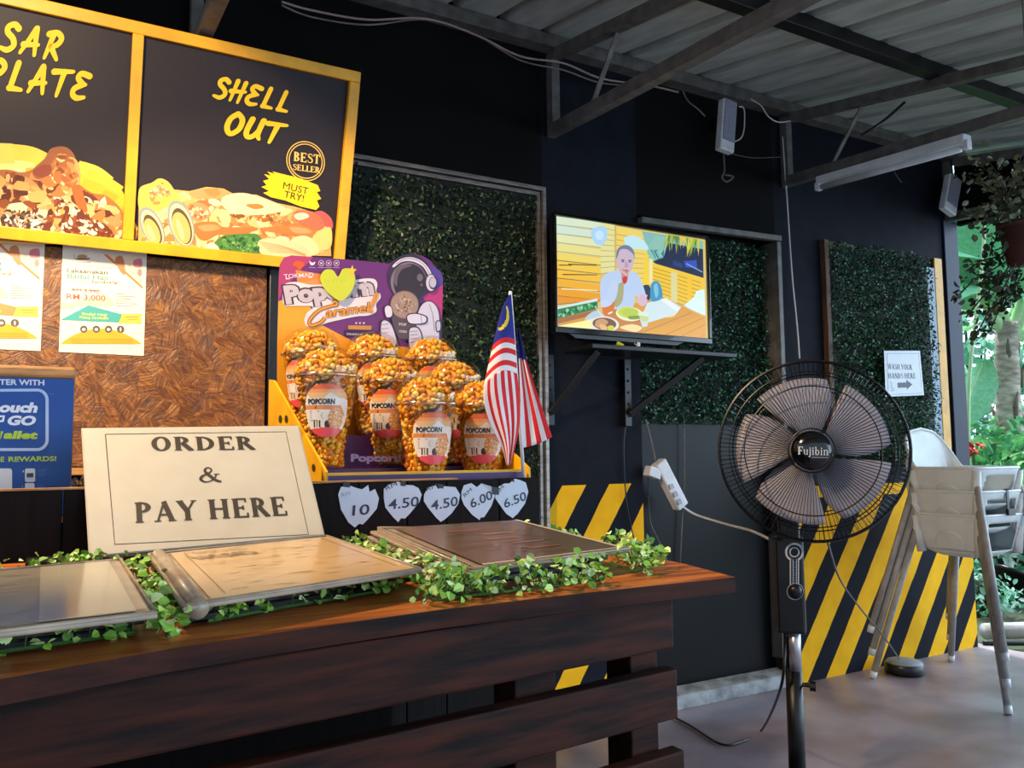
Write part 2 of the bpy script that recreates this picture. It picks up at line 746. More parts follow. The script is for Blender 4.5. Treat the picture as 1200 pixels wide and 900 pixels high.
def leaf_cloud(name, spots, size, cols, m, parent=None, rnd=R, asp=0.55, fold=0.25, face=None):
    """many small folded leaves in one mesh; spots = iterable of (point, normal or None)"""
    vs, fs, cs = [], [], []
    cols = [lin(c) for c in cols]
    for p, nrm in spots:
        d = Vector((rnd.gauss(0, 1), rnd.gauss(0, 1), rnd.gauss(0, 1)))
        if nrm is not None:
            d = Vector(nrm) * 1.1 + d * 0.75
        d.normalize()
        t = d.cross(Vector((rnd.gauss(0, 1), rnd.gauss(0, 1), rnd.gauss(0, 1))))
        if t.length < 1e-4:
            continue
        t.normalize()
        b = d.cross(t)
        L = size * rnd.uniform(.6, 1.3)
        w = L * asp
        p = Vector(p)
        i = len(vs)
        up = d * (w * fold)
        vs += [p, p + t * L * .35 + b * w * .5 + up, p + t * L * .75 + b * w * .42 + up, p + t * L, p + t * L * .75 - b * w * .42 + up,
               p + t * L * .35 - b * w * .5 + up]
        c = rnd.choice(cols)
        k = rnd.uniform(.75, 1.25)
        c = tuple(min(1, v * k) for v in c)
        fs += [(i, i + 1, i + 2, i + 3), (i, i + 3, i + 4, i + 5)]
        cs += [c, c]
    return link_mesh(name, col_mesh(name, vs, fs, cs), m, parent)

# ------------------------------------------------------------------ materials
m_wall = mat('black_wall_paint', '#100f10', .85, c2='#0b0b0b', scale=5, bump=.05, spec=.12)
m_recess = mat('black_gloss_panel', '#060608', .35, c2='#040506', scale=3, spec=.18)
m_yel = mat('yellow_frame_paint', '#eeaa06', .42, c2='#d99a05', scale=14)
m_black = mat('black_plastic', '#0d0d10', .35, c2='#08080a')
m_blackm = mat('black_steel', '#121215', .4, c2='#0b0b0d', scale=30)
m_white = mat('white_plastic', '#e4e6ea', .4, c2='#cfd2d8')
m_chair = mat('cream_chair_plastic', '#dce1e0', .36, c2='#cad0cf', scale=9)
m_steel = mat('grey_painted_steel', '#6c6a67', .5, c2='#4e4b48', scale=20, bump=.04)
m_leg = mat('grey_tube_steel', '#aaa7a3', .4, c2='#94918d', scale=25)
m_chrome = mat('chrome_tube', '#d4d4da', .28, .7, c2='#aaaab0')
m_alu = mat('aluminium_frame', '#98928c', .35, .6, c2='#77716c', scale=18, stretch=(1, 1, 6))
m_wood_top = mat('orange_brown_counter_plank', '#c8722f', .38, c2='#7d3a15', scale=5, stretch=(1.2, 14, 14), bump=.12, detail=8)
m_wood_dark = mat('dark_stained_board', '#3c190d', .65, c2='#110705', scale=4.5, stretch=(1.6, 12, 16), bump=.18, detail=8, spec=.15)
m_wood_black = mat('black_stained_plank', '#140d0a', .7, c2='#080605', scale=5, stretch=(14, 12, 1.2), bump=.12, spec=.15)
m_tan = mat('tan_bare_wood', '#b8874e', .55, c2='#8d6234', scale=10, stretch=(2, 10, 10))
m_brownwood = mat('brown_batten', '#6a4a30', .6, c2='#49301d', scale=8, stretch=(10, 10, 1))
m_kerb = mat('weathered_white_concrete', '#a9adb0', .8, c2='#6f7375', scale=16, bump=.3)
m_leaf = print_mat('leaf_pigment', .42, spec=.45)
m_gleaf = garden_leaf_mat()
m_print = print_mat('printed_sheet', .42, spec=.4)
m_matte = print_mat('matte_vinyl_print', .5, spec=.25)
m_gloss = print_mat('laminated_print', .3, spec=.5, coat=.35)
m_screen = print_mat('lit_screen', emit=1.05)
m_pop = print_mat('popcorn_caramel', .38, spec=.5)
m_cloth = print_mat('flag_cloth', .75, spec=.2)
m_gold = mat('yellow_cardboard', '#f2b705', .5, c2='#dd9f04')
m_purple = mat('purple_cardboard', '#4b1c63', .45, c2='#3b1550')
m_cable_w = mat('white_cable', '#d8d8da', .45)
m_cable_g = mat('dusty_grey_cable', '#7d7672', .6, c2='#5c5653')
m_tape = mat('black_tape', '#0b0b0d', .4)
m_stem = mat('green_stem', '#3c6a22', .6, c2='#27491a', scale=30)
m_woodstem = mat('brown_stem', '#3b2c20', .7, c2='#241a13', scale=30)


def osb_mat():
    m, nt, b = newmat('oriented_strand_board')
    tc = nd(nt, 'ShaderNodeTexCoord')
    outs = []
    for sc, seed in ((34, 0), (21, 3.3)):
        mp = nd(nt, 'ShaderNodeMapping')
        mp.inputs['Location'].default_value = (seed, 0, seed * 2)
        nt.links.new(tc.outputs['Object'], mp.inputs['Vector'])
        vo = nd(nt, 'ShaderNodeTexVoronoi')
        vo.inputs['Scale'].default_value = sc
        nt.links.new(mp.outputs[0], vo.inputs['Vector'])
        sep = nd(nt, 'ShaderNodeSeparateColor')
        nt.links.new(vo.outputs['Color'], sep.inputs[0])
        ml = nd(nt, 'ShaderNodeMath', operation='MULTIPLY')
        ml.inputs[1].default_value = 3.14
        nt.links.new(sep.outputs[0], ml.inputs[0])
        vr = nd(nt, 'ShaderNodeVectorRotate', rotation_type='Y_AXIS')
        nt.links.new(mp.outputs[0], vr.inputs['Vector'])
        nt.links.new(ml.outputs[0], vr.inputs['Angle'])
        m2 = nd(nt, 'ShaderNodeMapping')
        m2.inputs['Scale'].default_value = (14, 14, 190)
        nt.links.new(vr.outputs[0], m2.inputs['Vector'])
        nz = nd(nt, 'ShaderNodeTexNoise')
        nz.inputs['Scale'].default_value = 1.0
        nz.inputs['Detail'].default_value = 4
        nt.links.new(m2.outputs[0], nz.inputs['Vector'])
        outs.append((nz.outputs['Fac'], sep.outputs[1]))
    ad = nd(nt, 'ShaderNodeMath', operation='ADD')
    nt.links.new(outs[0][0], ad.inputs[0])
    nt.links.new(outs[1][0], ad.inputs[1])
    a2 = nd(nt, 'ShaderNodeMath', operation='MULTIPLY_ADD')
    a2.inputs[1].default_value = .22
    nt.links.new(outs[0][1], a2.inputs[0])
    nt.links.new(ad.outputs[0], a2.inputs[2])
    r = ramp(nt, [(.0, '#361a08'), (.38, '#5a3110'), (.62, '#7a4918'), (.95, '#a8722e')])
    mr = nd(nt, 'ShaderNodeMapRange')
    mr.inputs['From Min'].default_value = .6
    mr.inputs['From Max'].default_value = 1.6
    nt.links.new(a2.outputs[0], mr.inputs['Value'])
    nt.links.new(mr.outputs[0], r.inputs[0])
    nt.links.new(r.outputs[0], b.inputs['Base Color'])
    bp = nd(nt, 'ShaderNodeBump')
    bp.inputs['Strength'].default_value = .35
    bp.inputs['Distance'].default_value = .006
    nt.links.new(ad.outputs[0], bp.inputs['Height'])
    nt.links.new(bp.outputs[0], b.inputs['Normal'])
    b.inputs['Roughness'].default_value = .42
    return m


def stripe_mat(name, slope, pitch, off, duty, ztop, band, xmin=-99):
    """black paint with slanted yellow hazard stripes below ztop and an optional yellow band above them"""
    m, nt, b = newmat(name)
    tc = nd(nt, 'ShaderNodeTexCoord')
    sp = nd(nt, 'ShaderNodeSeparateXYZ')
    wob = nd(nt, 'ShaderNodeTexNoise')
    wob.inputs['Scale'].default_value = 9
    nt.links.new(tc.outputs['Object'], wob.inputs['Vector'])
    nt.links.new(tc.outputs['Object'], sp.inputs[0])

    def ma(op, a, bb, c=None):
        n = nd(nt, 'ShaderNodeMath', operation=op)
        for i, v in enumerate((a, bb, c)):
            if v is None:
                continue
            if isinstance(v, (int, float)):
                n.inputs[i].default_value = v
            else:
                nt.links.new(v, n.inputs[i])
        return n.outputs[0]
    w = ma('MULTIPLY', ma('SUBTRACT', wob.outputs['Fac'], .5), .012)
    xx = ma('ADD', ma('SUBTRACT', sp.outputs['X'], ma('MULTIPLY', sp.outputs['Z'], slope)), w)
    fr = ma('FRACT', ma('DIVIDE', ma('SUBTRACT', xx, off), pitch), 0)
    st = ma('LESS_THAN', fr, duty)
    st = ma('MULTIPLY', st, ma('LESS_THAN', sp.outputs['Z'], ztop))
    if band:
        bd = ma('MULTIPLY', ma('GREATER_THAN', sp.outputs['Z'], ztop), ma('LESS_THAN', sp.outputs['Z'], band))
        st = ma('MAXIMUM', st, bd)
    st = ma('MULTIPLY', st, ma('GREATER_THAN', sp.outputs['X'], xmin))
    r1 = ramp(nt, [(.3, '#10121a'), (.7, '#151925')])
    r2 = ramp(nt, [(.25, '#f0b012'), (.75, '#ffc21c')])
    nz = nd(nt, 'ShaderNodeTexNoise')
    nz.inputs['Scale'].default_value = 14
    nt.links.new(tc.outputs['Object'], nz.inputs['Vector'])
    nt.links.new(nz.outputs['Fac'], r1.inputs[0])
    nt.links.new(nz.outputs['Fac'], r2.inputs[0])
    mx = nd(nt, 'ShaderNodeMix', data_type='RGBA')
    nt.links.new(st, mx.inputs['Factor'])
    nt.links.new(r1.outputs[0], mx.inputs['A'])
    nt.links.new(r2.outputs[0], mx.inputs['B'])
    nt.links.new(mx.outputs['Result'], b.inputs['Base Color'])
    b.inputs['Roughness'].default_value = .75
    b.inputs['Specular IOR Level'].default_value = .15
    bp = nd(nt, 'ShaderNodeBump')
    bp.inputs['Strength'].default_value = .08
    nt.links.new(nz.outputs['Fac'], bp.inputs['Height'])
    nt.links.new(bp.outputs[0], b.inputs['Normal'])
    return m


def floor_mat():
    m, nt, b = newmat('worn_red_brown_concrete')
    tc = nd(nt, 'ShaderNodeTexCoord')
    nz = nd(nt, 'ShaderNodeTexNoise')
    nz.inputs['Scale'].default_value = 2.2
    nz.inputs['Detail'].default_value = 9
    nt.links.new(tc.outputs['Object'], nz.inputs['Vector'])
    r = ramp(nt, [(.3, '#6e5c5f'), (.5, '#93848a'), (.72, '#b2a9b2')])
    nt.links.new(nz.outputs['Fac'], r.inputs[0])
    nt.links.new(r.outputs[0], b.inputs['Base Color'])
    n2 = nd(nt, 'ShaderNodeTexNoise')
    n2.inputs['Scale'].default_value = 5
    nt.links.new(tc.outputs['Object'], n2.inputs['Vector'])
    mr = nd(nt, 'ShaderNodeMapRange')
    mr.inputs['To Min'].default_value = .18
    mr.inputs['To Max'].default_value = .55
    nt.links.new(n2.outputs['Fac'], mr.inputs['Value'])
    nt.links.new(mr.outputs[0], b.inputs['Roughness'])
    return m


def clear_mat(name, tint=(1, 1, 1), fac=.10, rough=.06):
    """thin clear plastic: see-through with a glossy skin"""
    m = bpy.data.materials.new(name)
    m.use_nodes = True
    nt = m.node_tree
    nt.nodes.clear()
    out = nd(nt, 'ShaderNodeOutputMaterial')
    tr = nd(nt, 'ShaderNodeBsdfTransparent')
    tr.inputs[0].default_value = (*tint, 1)
    gl = nd(nt, 'ShaderNodeBsdfGlossy')
    gl.inputs['Roughness'].default_value = rough
    lw = nd(nt, 'ShaderNodeLayerWeight')
    lw.inputs['Blend'].default_value = .25
    mr = nd(nt, 'ShaderNodeMapRange')
    mr.inputs['To Min'].default_value = fac * .5
    mr.inputs['To Max'].default_value = fac * 3.0
    nt.links.new(lw.outputs['Facing'], mr.inputs['Value'])
    mx = nd(nt, 'ShaderNodeMixShader')
    nt.links.new(mr.outputs[0], mx.inputs[0])
    nt.links.new(tr.outputs[0], mx.inputs[1])
    nt.links.new(gl.outputs[0], mx.inputs[2])
    nt.links.new(mx.outputs[0], out.inputs[0])
    return m


m_osb = osb_mat()
m_clear = clear_mat('clear_cup_plastic', (.98, .96, .93), .10)
m_rim = clear_mat('clear_lid_rim', (.93, .91, .88), .42, .12)
m_lam = clear_mat('clear_laminate', (.96, .96, .95), .16, .12)
m_floor = floor_mat()
m_strl = stripe_mat('pillar_paint_with_stripes', .645, .2115, .2380, .5, .88, None, 1.585)
m_strr = stripe_mat('wall_paint_with_stripes', .715, .2405, 3.020 - .2405 * 15, .515, .79, .842, 2.83)

# ------------------------------------------------------------------ the setting
WY = 2.555


def struct(mb, name, m, **k):
    o = mb.build(name, m, None, **k)
    o['kind'] = 'structure'
    return o


struct(MB().span((-3, -2.5, -.1), (4.22, 2.72, 0)), 'floor', m_floor)
struct(MB().span((-3, WY, 0), (1.578, WY + .15, 2.62)), 'wall_back', m_wall)
struct(MB().span((1.578, WY, 0), (2.025, WY + .15, 2.62)), 'wall_pillar', m_strl)
struct(MB().span((2.025, WY + .08, 0), (2.80, WY + .15, 1.95)), 'wall_recess', m_recess)
struct(MB().span((2.025, WY, 1.951), (2.80, WY + .15, 2.62)), 'wall_upper', m_wall)
struct(MB().span((2.80, WY, 0), (4.15, WY + .15, 2.62)), 'wall_right', m_strr)
mb = MB()
mb.hexa([Vector(p) for p in ((2.026, WY - .02, 0), (2.80, WY - .02, 0), (2.80, WY + .079, 0), (2.026, WY + .079, 0))],
        [Vector(p) for p in ((2.026, WY - .005, .05), (2.80, WY - .005, .05), (2.80, WY + .079, .062), (2.026, WY + .079, .062))])
struct(mb, 'baseboard_back', m_kerb, bevel=.006)
# upright yellow border strip and blue-black end post of the right wall
struct(MB().span((3.938, WY - .012, .843), (4.002, WY - .001, 1.985)), 'trim_1', m_yel, bevel=.002)
m_post = mat('blue_black_post_paint', '#1c2440', .6, c2='#161d35', scale=8)
struct(MB().span((4.035, WY - .012, .843), (4.152, WY - .001, 2.2)), 'trim_2', m_post, bevel=.003)
# wooden sill under the strand board
struct(MB().span((-1.2, 2.33, .955), (.585, WY - .002, .972)), 'trim_3', m_tan, bevel=.002)

# sloping metal roof seen from below, ribs running out from the wall
SL = .19


def rz(y):
    return 2.585 - SL * (WY - y)


mb = MB()
prof = []
x = -2.2
while x < 4.5:
    prof += [(x, 0), (x + .135, 0), (x + .146, .05), (x + .179, .05), (x + .19, 0)]
    x += .19
y0, y1 = -.75, 2.72
n = len(prof)
vs = [(p[0], y0, rz(y0) + p[1]) for p in prof] + [(p[0], y1, rz(y1) + p[1]) for p in prof]
mb.add(vs, [(i, i + 1, n + i + 1, n + i) for i in range(n - 1)])
m_roof = mat('zinc_roof_sheet', '#c4ccc8', .6, .0, c2='#a8b0ac', scale=7, stretch=(3, .6, 1))
struct(mb, 'ceiling', m_roof, solid=.002)
struct(MB().beam((-2.2, WY - .03, 2.545), (4.2, WY - .03, 2.545), .06, .05), 'trim_4', m_steel, bevel=.002)   # wall plate
for i, yy in enumerate((1.80, 1.12, .4)):
    struct(MB().beam((-2.2, yy, rz(yy) - .027), (4.4, yy, rz(yy) - .027), .05, .05), 'trim_%d' % (5 + i), m_blackm, bevel=.002)
# dark side gable closing the right end above the opening
mb = MB()
q = [(WY, 2.19), (WY, rz(WY) - .004), (-.7, rz(-.7) - .004), (-.7, 1.9)]
q = [(WY, 2.185), (WY, rz(WY) - .03), (1.0, rz(1.0) - .03), (1.0, 2.185)]
mb.prism([(4.17, a, b) for a, b in q], (1, 0, 0), .03)
struct(mb, 'wall_gable', m_wall)

# roof trusses: wall post, bottom chord, top chord, brace
for tx, lab in ((.345, 'grey steel roof truss above the food menu board'), (1.62, 'grey steel roof truss bracket above the television'),
                (2.87, 'dark steel roof truss carrying the tube light'), (4.08, 'dark steel roof truss over the garden opening')):
    t = thing('roof_truss', lab, 'roof truss', (tx, WY, 2.2))
    MB().beam((tx, WY - .022, 2.19), (tx, WY - .022, 2.515), .04, .035, (1, 0, 0)).build('wall_post', m_steel, t, bevel=.002)
    MB().beam((tx, WY - .04, 2.212), (tx, .62, 2.212 - .06 * 1.93), .04, .045).build('bottom_chord', m_steel, t, bevel=.002)
    MB().beam((tx, WY - .06, rz(WY - .06) - .075), (tx, .62, rz(.62) - .05), .04, .04).build('top_chord', m_steel, t, bevel=.002)
    MB().beam((tx + .012, 2.30, 2.22), (tx + .012, 2.12, rz(2.12) - .06), .006, .018, (1, 0, 0)).build('brace', m_steel, t)

# garden ground outside
m_soil = mat('garden_soil', '#4c5a3a', .9, c2='#38392c', scale=6, bump=.4)
struct(MB().span((4.22, -4, -.12), (22, 20, -.02)), 'garden_ground', m_soil)
struct(MB().span((-3, 2.72, -.12), (4.22, 20, -.02)), 'garden_ground', m_soil)

# ------------------------------------------------------------------ food menu board, tilted forward on the wall
bO = Vector((.79, 2.50, 1.576))
bU = Vector((0, -.155, .592)).normalized()
BH = .612
BW = 1.262                        # two panels wide, the left one runs out of the picture
t = thing('menu_board', 'yellow framed two panel food menu board tilted forward above the strand board', 'menu board', bO - Vector((BW / 2, 0, 0)))
bN = Vector((1, 0, 0)).cross(bU)   # towards the viewer (points -Y)
fw = .032


def bp(x, v, h):
    return bO + Vector((x, 0, 0)) + bU * v + bN * h


def slab(mb, x0, x1, v0, v1, h0, h1):
    mb.hexa([bp(x0, v0, h0), bp(x1, v0, h0), bp(x1, v1, h0), bp(x0, v1, h0)], [bp(x0, v0, h1), bp(x1, v0, h1), bp(x1, v1, h1), bp(x0, v1, h1)])


mb = MB()
slab(mb, -BW, 0, 0, fw, 0, .03)
slab(mb, -BW, 0, BH - fw, BH, 0, .03)
slab(mb, -fw, 0, fw, BH - fw, 0, .03)
slab(mb, -.632, -.604, fw, BH - fw, 0, .03)
slab(mb, -BW, -BW + fw, fw, BH - fw, 0, .03)
mb.build('frame', m_yel, t, bevel=.002)
DARK = '#292228'
# right panel
A = Art(bp(-.604, 0, .012), (1, 0, 0), bU)
A.poly([(0, .02), (.58, .02), (.58, BH - .02), (0, BH - .02)], DARK, 0)
BY = '#f4c822'
A.text(brush('SHELL', .24, .84), (248, 113), (337, 132), .056, BY, 12, shear=.22)
A.text(brush('OUT', .25, .86), (261, 155), (325, 169), .060, BY, 12, shear=.22)
food = [(163, 224), (171, 217), (180, 215), (187, 209), (196, 212), (203, 222), (222, 224), (242, 219), (262, 221), (275, 228), (300, 228), (325, 238), (345, 242),
        (372, 250), (386, 262), (388, 300), (250, 297), (200, 292), (162, 284)]
A.pp(food, '#e3ad66', 2)
A.speck(food, [lin(c) for c in ('#f3cf92', '#eac27f', '#d98a4c', '#cf7440', '#f7dfae', '#c98a4a')], 260, .013, 3, asp=2.2)
A.blob([(163, 222), (178, 214), (187, 209), (197, 213), (205, 224), (214, 240), (196, 252), (166, 250)], '#e6bb57', 4)
A.speck([(172, 222), (190, 212), (203, 226), (200, 232), (176, 232)], [lin('#c47a4a'), lin('#eed49a'), lin('#d69a6a')], 40, .006, 5)
A.blob([(222, 226), (240, 221), (262, 222), (272, 230), (255, 233), (230, 232)], '#ea9a62', 4)
A.blob([(260, 232), (285, 226), (318, 236), (335, 246), (300, 252), (268, 248)], '#f2d9a8', 5)
A.blob([(288, 240), (303, 239), (309, 243), (298, 245)], '#e2823f', 6)
A.blob([(217, 243), (230, 237), (243, 242), (246, 254), (232, 259), (222, 254)], '#e09263', 5)
A.speck([(217, 243), (230, 237), (243, 242), (246, 254), (232, 259), (222, 254)], [lin('#f4cba0'), lin('#c96a3c')], 20, .007, 6)
A.speck([(262, 248), (300, 252), (330, 248), (325, 260), (280, 262)], [lin('#8a5a2c'), lin('#c98a4a'), lin('#f0c98a'), lin('#b5672f')], 50, .007, 6, asp=2)
A.blob([(228, 262), (252, 260), (262, 266), (297, 266), (300, 270), (270, 276), (256, 275), (240, 282), (230, 276)], '#e2793b', 7)
A.blob([(232, 265), (250, 263), (258, 268), (240, 271)], '#f09a62', 8)
A.blob([(305, 267), (336, 264), (345, 262), (366, 268), (368, 276), (350, 278), (335, 274), (312, 271)], '#e67f42', 7)
A.blob([(340, 266), (360, 268), (364, 273), (346, 273)], '#f3a06a', 8)
A.blob([(343, 250), (356, 246), (372, 252), (380, 264), (372, 270), (358, 264), (348, 260)], '#d97253', 8)
A.blob([(344, 252), (356, 249), (362, 254), (350, 258)], '#f6d8b8', 9)
A.blob([(364, 252), (376, 247), (388, 256), (389, 268), (376, 262)], '#cc5f58', 7)
A.blob([(366, 278), (378, 268), (388, 268), (387, 290), (372, 292)], '#e6d07c', 9)
A.blob([(340, 282), (356, 276), (370, 284), (372, 298), (345, 298)], '#ecd9a2', 9)
A.blob([(250, 287), (262, 276), (284, 274), (304, 276), (305, 297), (262, 294)], '#4f8240', 8)
A.speck([(250, 287), (262, 276), (284, 274), (304, 276), (305, 297), (262, 294)], [lin('#7fae5c'), lin('#2f5c2c'), lin('#5e9a48')], 70, .006, 9)
A.blob([(302, 284), (316, 279), (345, 284), (362, 294), (360, 302), (310, 299)], '#edd0a0', 9)
for k in range(7):
    A.line([(303 + k * 2, 283 + k * 2), (330 + k * 3, 288 + k * 1.6), (358, 298 + k * .5)], .0016, '#c99f68', 10, 4)
A.blob([(238, 292), (247, 284), (256, 290), (254, 297), (240, 297)], '#f0dfc4', 9)
for cx, cy, rx, ry, ro in ((178, 266, 12.5, 25, -.42), (212, 262, 14.5, 28, -.30)):
    A.ell(cx, cy, rx, ry, '#8f9aa0', 10, rot=ro)
    A.ell(cx + .5, cy + 1, rx - 2, ry - 2.5, '#d9cfa0', 11, rot=ro)
    A.ell(cx + 1, cy + 3, rx - 4, ry - 6, '#5d5038', 12, rot=ro)
    A.ell(cx + .3, cy + 5, rx - 4.8, ry - 9, '#e4b468', 13, rot=ro)
    A.ell(cx - 1, cy + 7, 3, ry - 15, '#f3d494', 14, rot=ro)
A.poly([(0, .02), (.58, .02), (.58, .03), (0, .03)], DARK, 15)
# best seller roundel and brush patch
ring = arc(0, 0, 1, 1, 0, 360, .05, .05, 40) + arc(0, 0, .88, .88, 0, 360, .05, .05, 40)
c0 = A.L(358, 189)
rr = .0585
for qd in ring:
    A.poly([(c0[0] + x * rr, c0[1] + y * rr) for x, y in qd], '#f2c36a', 16)
A.text(serif('BEST', .03), (343.5, 188.5), (374.5, 192.5), .027, '#f2c36a', 16)
A.text(serif('SELLER', .03), (342.5, 199), (374.5, 203), .0175, '#f2c36a', 16)
A.pp([(309, 204), (317, 206), (313, 201), (322, 204), (319, 201), (331, 204), (352, 209), (372, 217), (375, 224), (371, 225), (376, 233), (371, 235), (374, 242), (370, 246),
      (352, 242), (334, 235), (317, 231), (308, 226), (315, 224), (306, 219), (312, 217), (308, 212), (315, 210)], '#f6cf1e', 16)
A.text(sans('MUST', .0), (331, 221), (360, 228), .020, '#2a2418', 17)
A.text(sans('TRY!', .006), (332, 231), (355, 236.5), .020, '#2a2418', 17)
A.build('menu_panel', m_matte, t)
# left panel
A = Art(bp(-BW + fw, 0, .012), (1, 0, 0), bU)
A.poly([(0, .02), (.598, .02), (.598, BH - .02), (0, BH - .02)], DARK, 0)
A.text(brush('SAR', .24, .92), (-3, 57), (67, 71), .068, BY, 12, shear=.22)
A.text(brush('PLATE', .24, .9), (-19, 101), (100, 117), .068, BY, 12, shear=.22)
fr = [(-60, 190), (-20, 176), (12, 173), (30, 176), (58, 181), (92, 190), (120, 203), (142, 222), (147, 240), (146, 282), (-60, 274)]
A.blob(fr, '#e9b63a', 2)
for a, b, w_, c in (((-40, 186), (16, 180), .05, '#f2d05c'), ((-30, 196), (40, 186), .045, '#f6df86'), ((14, 178), (56, 190), .04, '#f3cf52'), ((92, 196), (128, 214), .035, '#f3c94a'),
                    ((94, 206), (140, 226), .04, '#f0bc38'), ((96, 216), (144, 242), .036, '#eeb030'), ((120, 228), (146, 248), .03, '#e0a22a'), ((-20, 200), (30, 200), .03, '#f4e0a0')):
    A.line([a, ((a[0] + b[0]) / 2 + 2, (a[1] + b[1]) / 2 - 3), b], w_, c, 3 + R.random(), 5)
ch = [(-60, 214), (0, 199), (26, 202), (44, 196), (58, 190), (72, 200), (90, 214), (108, 226), (126, 230), (146, 252), (146, 284), (-60, 274)]
A.blob(ch, '#a9673a', 6)
cols = [lin(c) for c in ('#c98a52', '#8a4a26', '#6a3420', '#e0b070', '#f0d8a8', '#b5763f', '#5a2c1e', '#d9a05c')]
A.speck(ch, cols, 420, .014, 7, asp=1.9)
A.blob([(38, 200), (52, 186), (60, 174), (76, 172), (86, 180), (88, 190), (78, 198), (60, 204), (44, 210)], '#9a5c3a', 9)
A.blob([(70, 192), (80, 184), (90, 188), (94, 204), (90, 222), (80, 230), (70, 216)], '#d3a566', 10)
A.speck([(56, 200), (62, 182), (76, 176), (88, 186), (94, 204), (90, 222), (78, 228), (62, 214)], [lin('#e6c68c'), lin('#b5703c'), lin('#8a4a2a'), lin('#c9924e'), lin('#a8623a')], 90, .010, 11, asp=1.8)
A.blob([(39, 200), (52, 193), (66, 197), (56, 206), (44, 207)], '#8a4434', 10)
A.speck([(0, 244), (40, 246), (58, 258), (50, 272), (0, 272)], [lin('#f2e6d0'), lin('#6b5548'), lin('#c4a080'), lin('#4a3428')], 150, .005, 12, asp=2.2)
A.speck([(60, 226), (100, 244), (130, 268), (140, 282), (70, 278)], [lin('#6a3420'), lin('#f0dcc0'), lin('#8a4a30')], 120, .006, 12, asp=2)
A.blob([(84, 220), (94, 218), (100, 236), (102, 248), (92, 244)], '#b0622f', 12)
A.blob([(34, 226), (54, 224), (50, 236), (36, 236)], '#e2a860', 12)
A.blob([(60, 240), (74, 238), (78, 248), (66, 252)], '#dba054', 12)
A.poly([(0, .02), (.598, .02), (.598, .03), (0, .03)], DARK, 15)
A.build('menu_panel', m_matte, t)

# ------------------------------------------------------------------ strand board on the wall with two posters
o = MB().span((-1.2, 2.536, .975), (.567, WY - .001, 1.575)).build('strand_board', m_osb, None)
tag(o, 'brown oriented strand board panel on the wall under the menu board', 'wall panel')
o = MB().span((.572, 2.515, .972), (.600, WY - .001, 1.60)).build('batten', m_black, None, bevel=.002)
tag(o, 'black upright batten at the right edge of the strand board', 'batten')


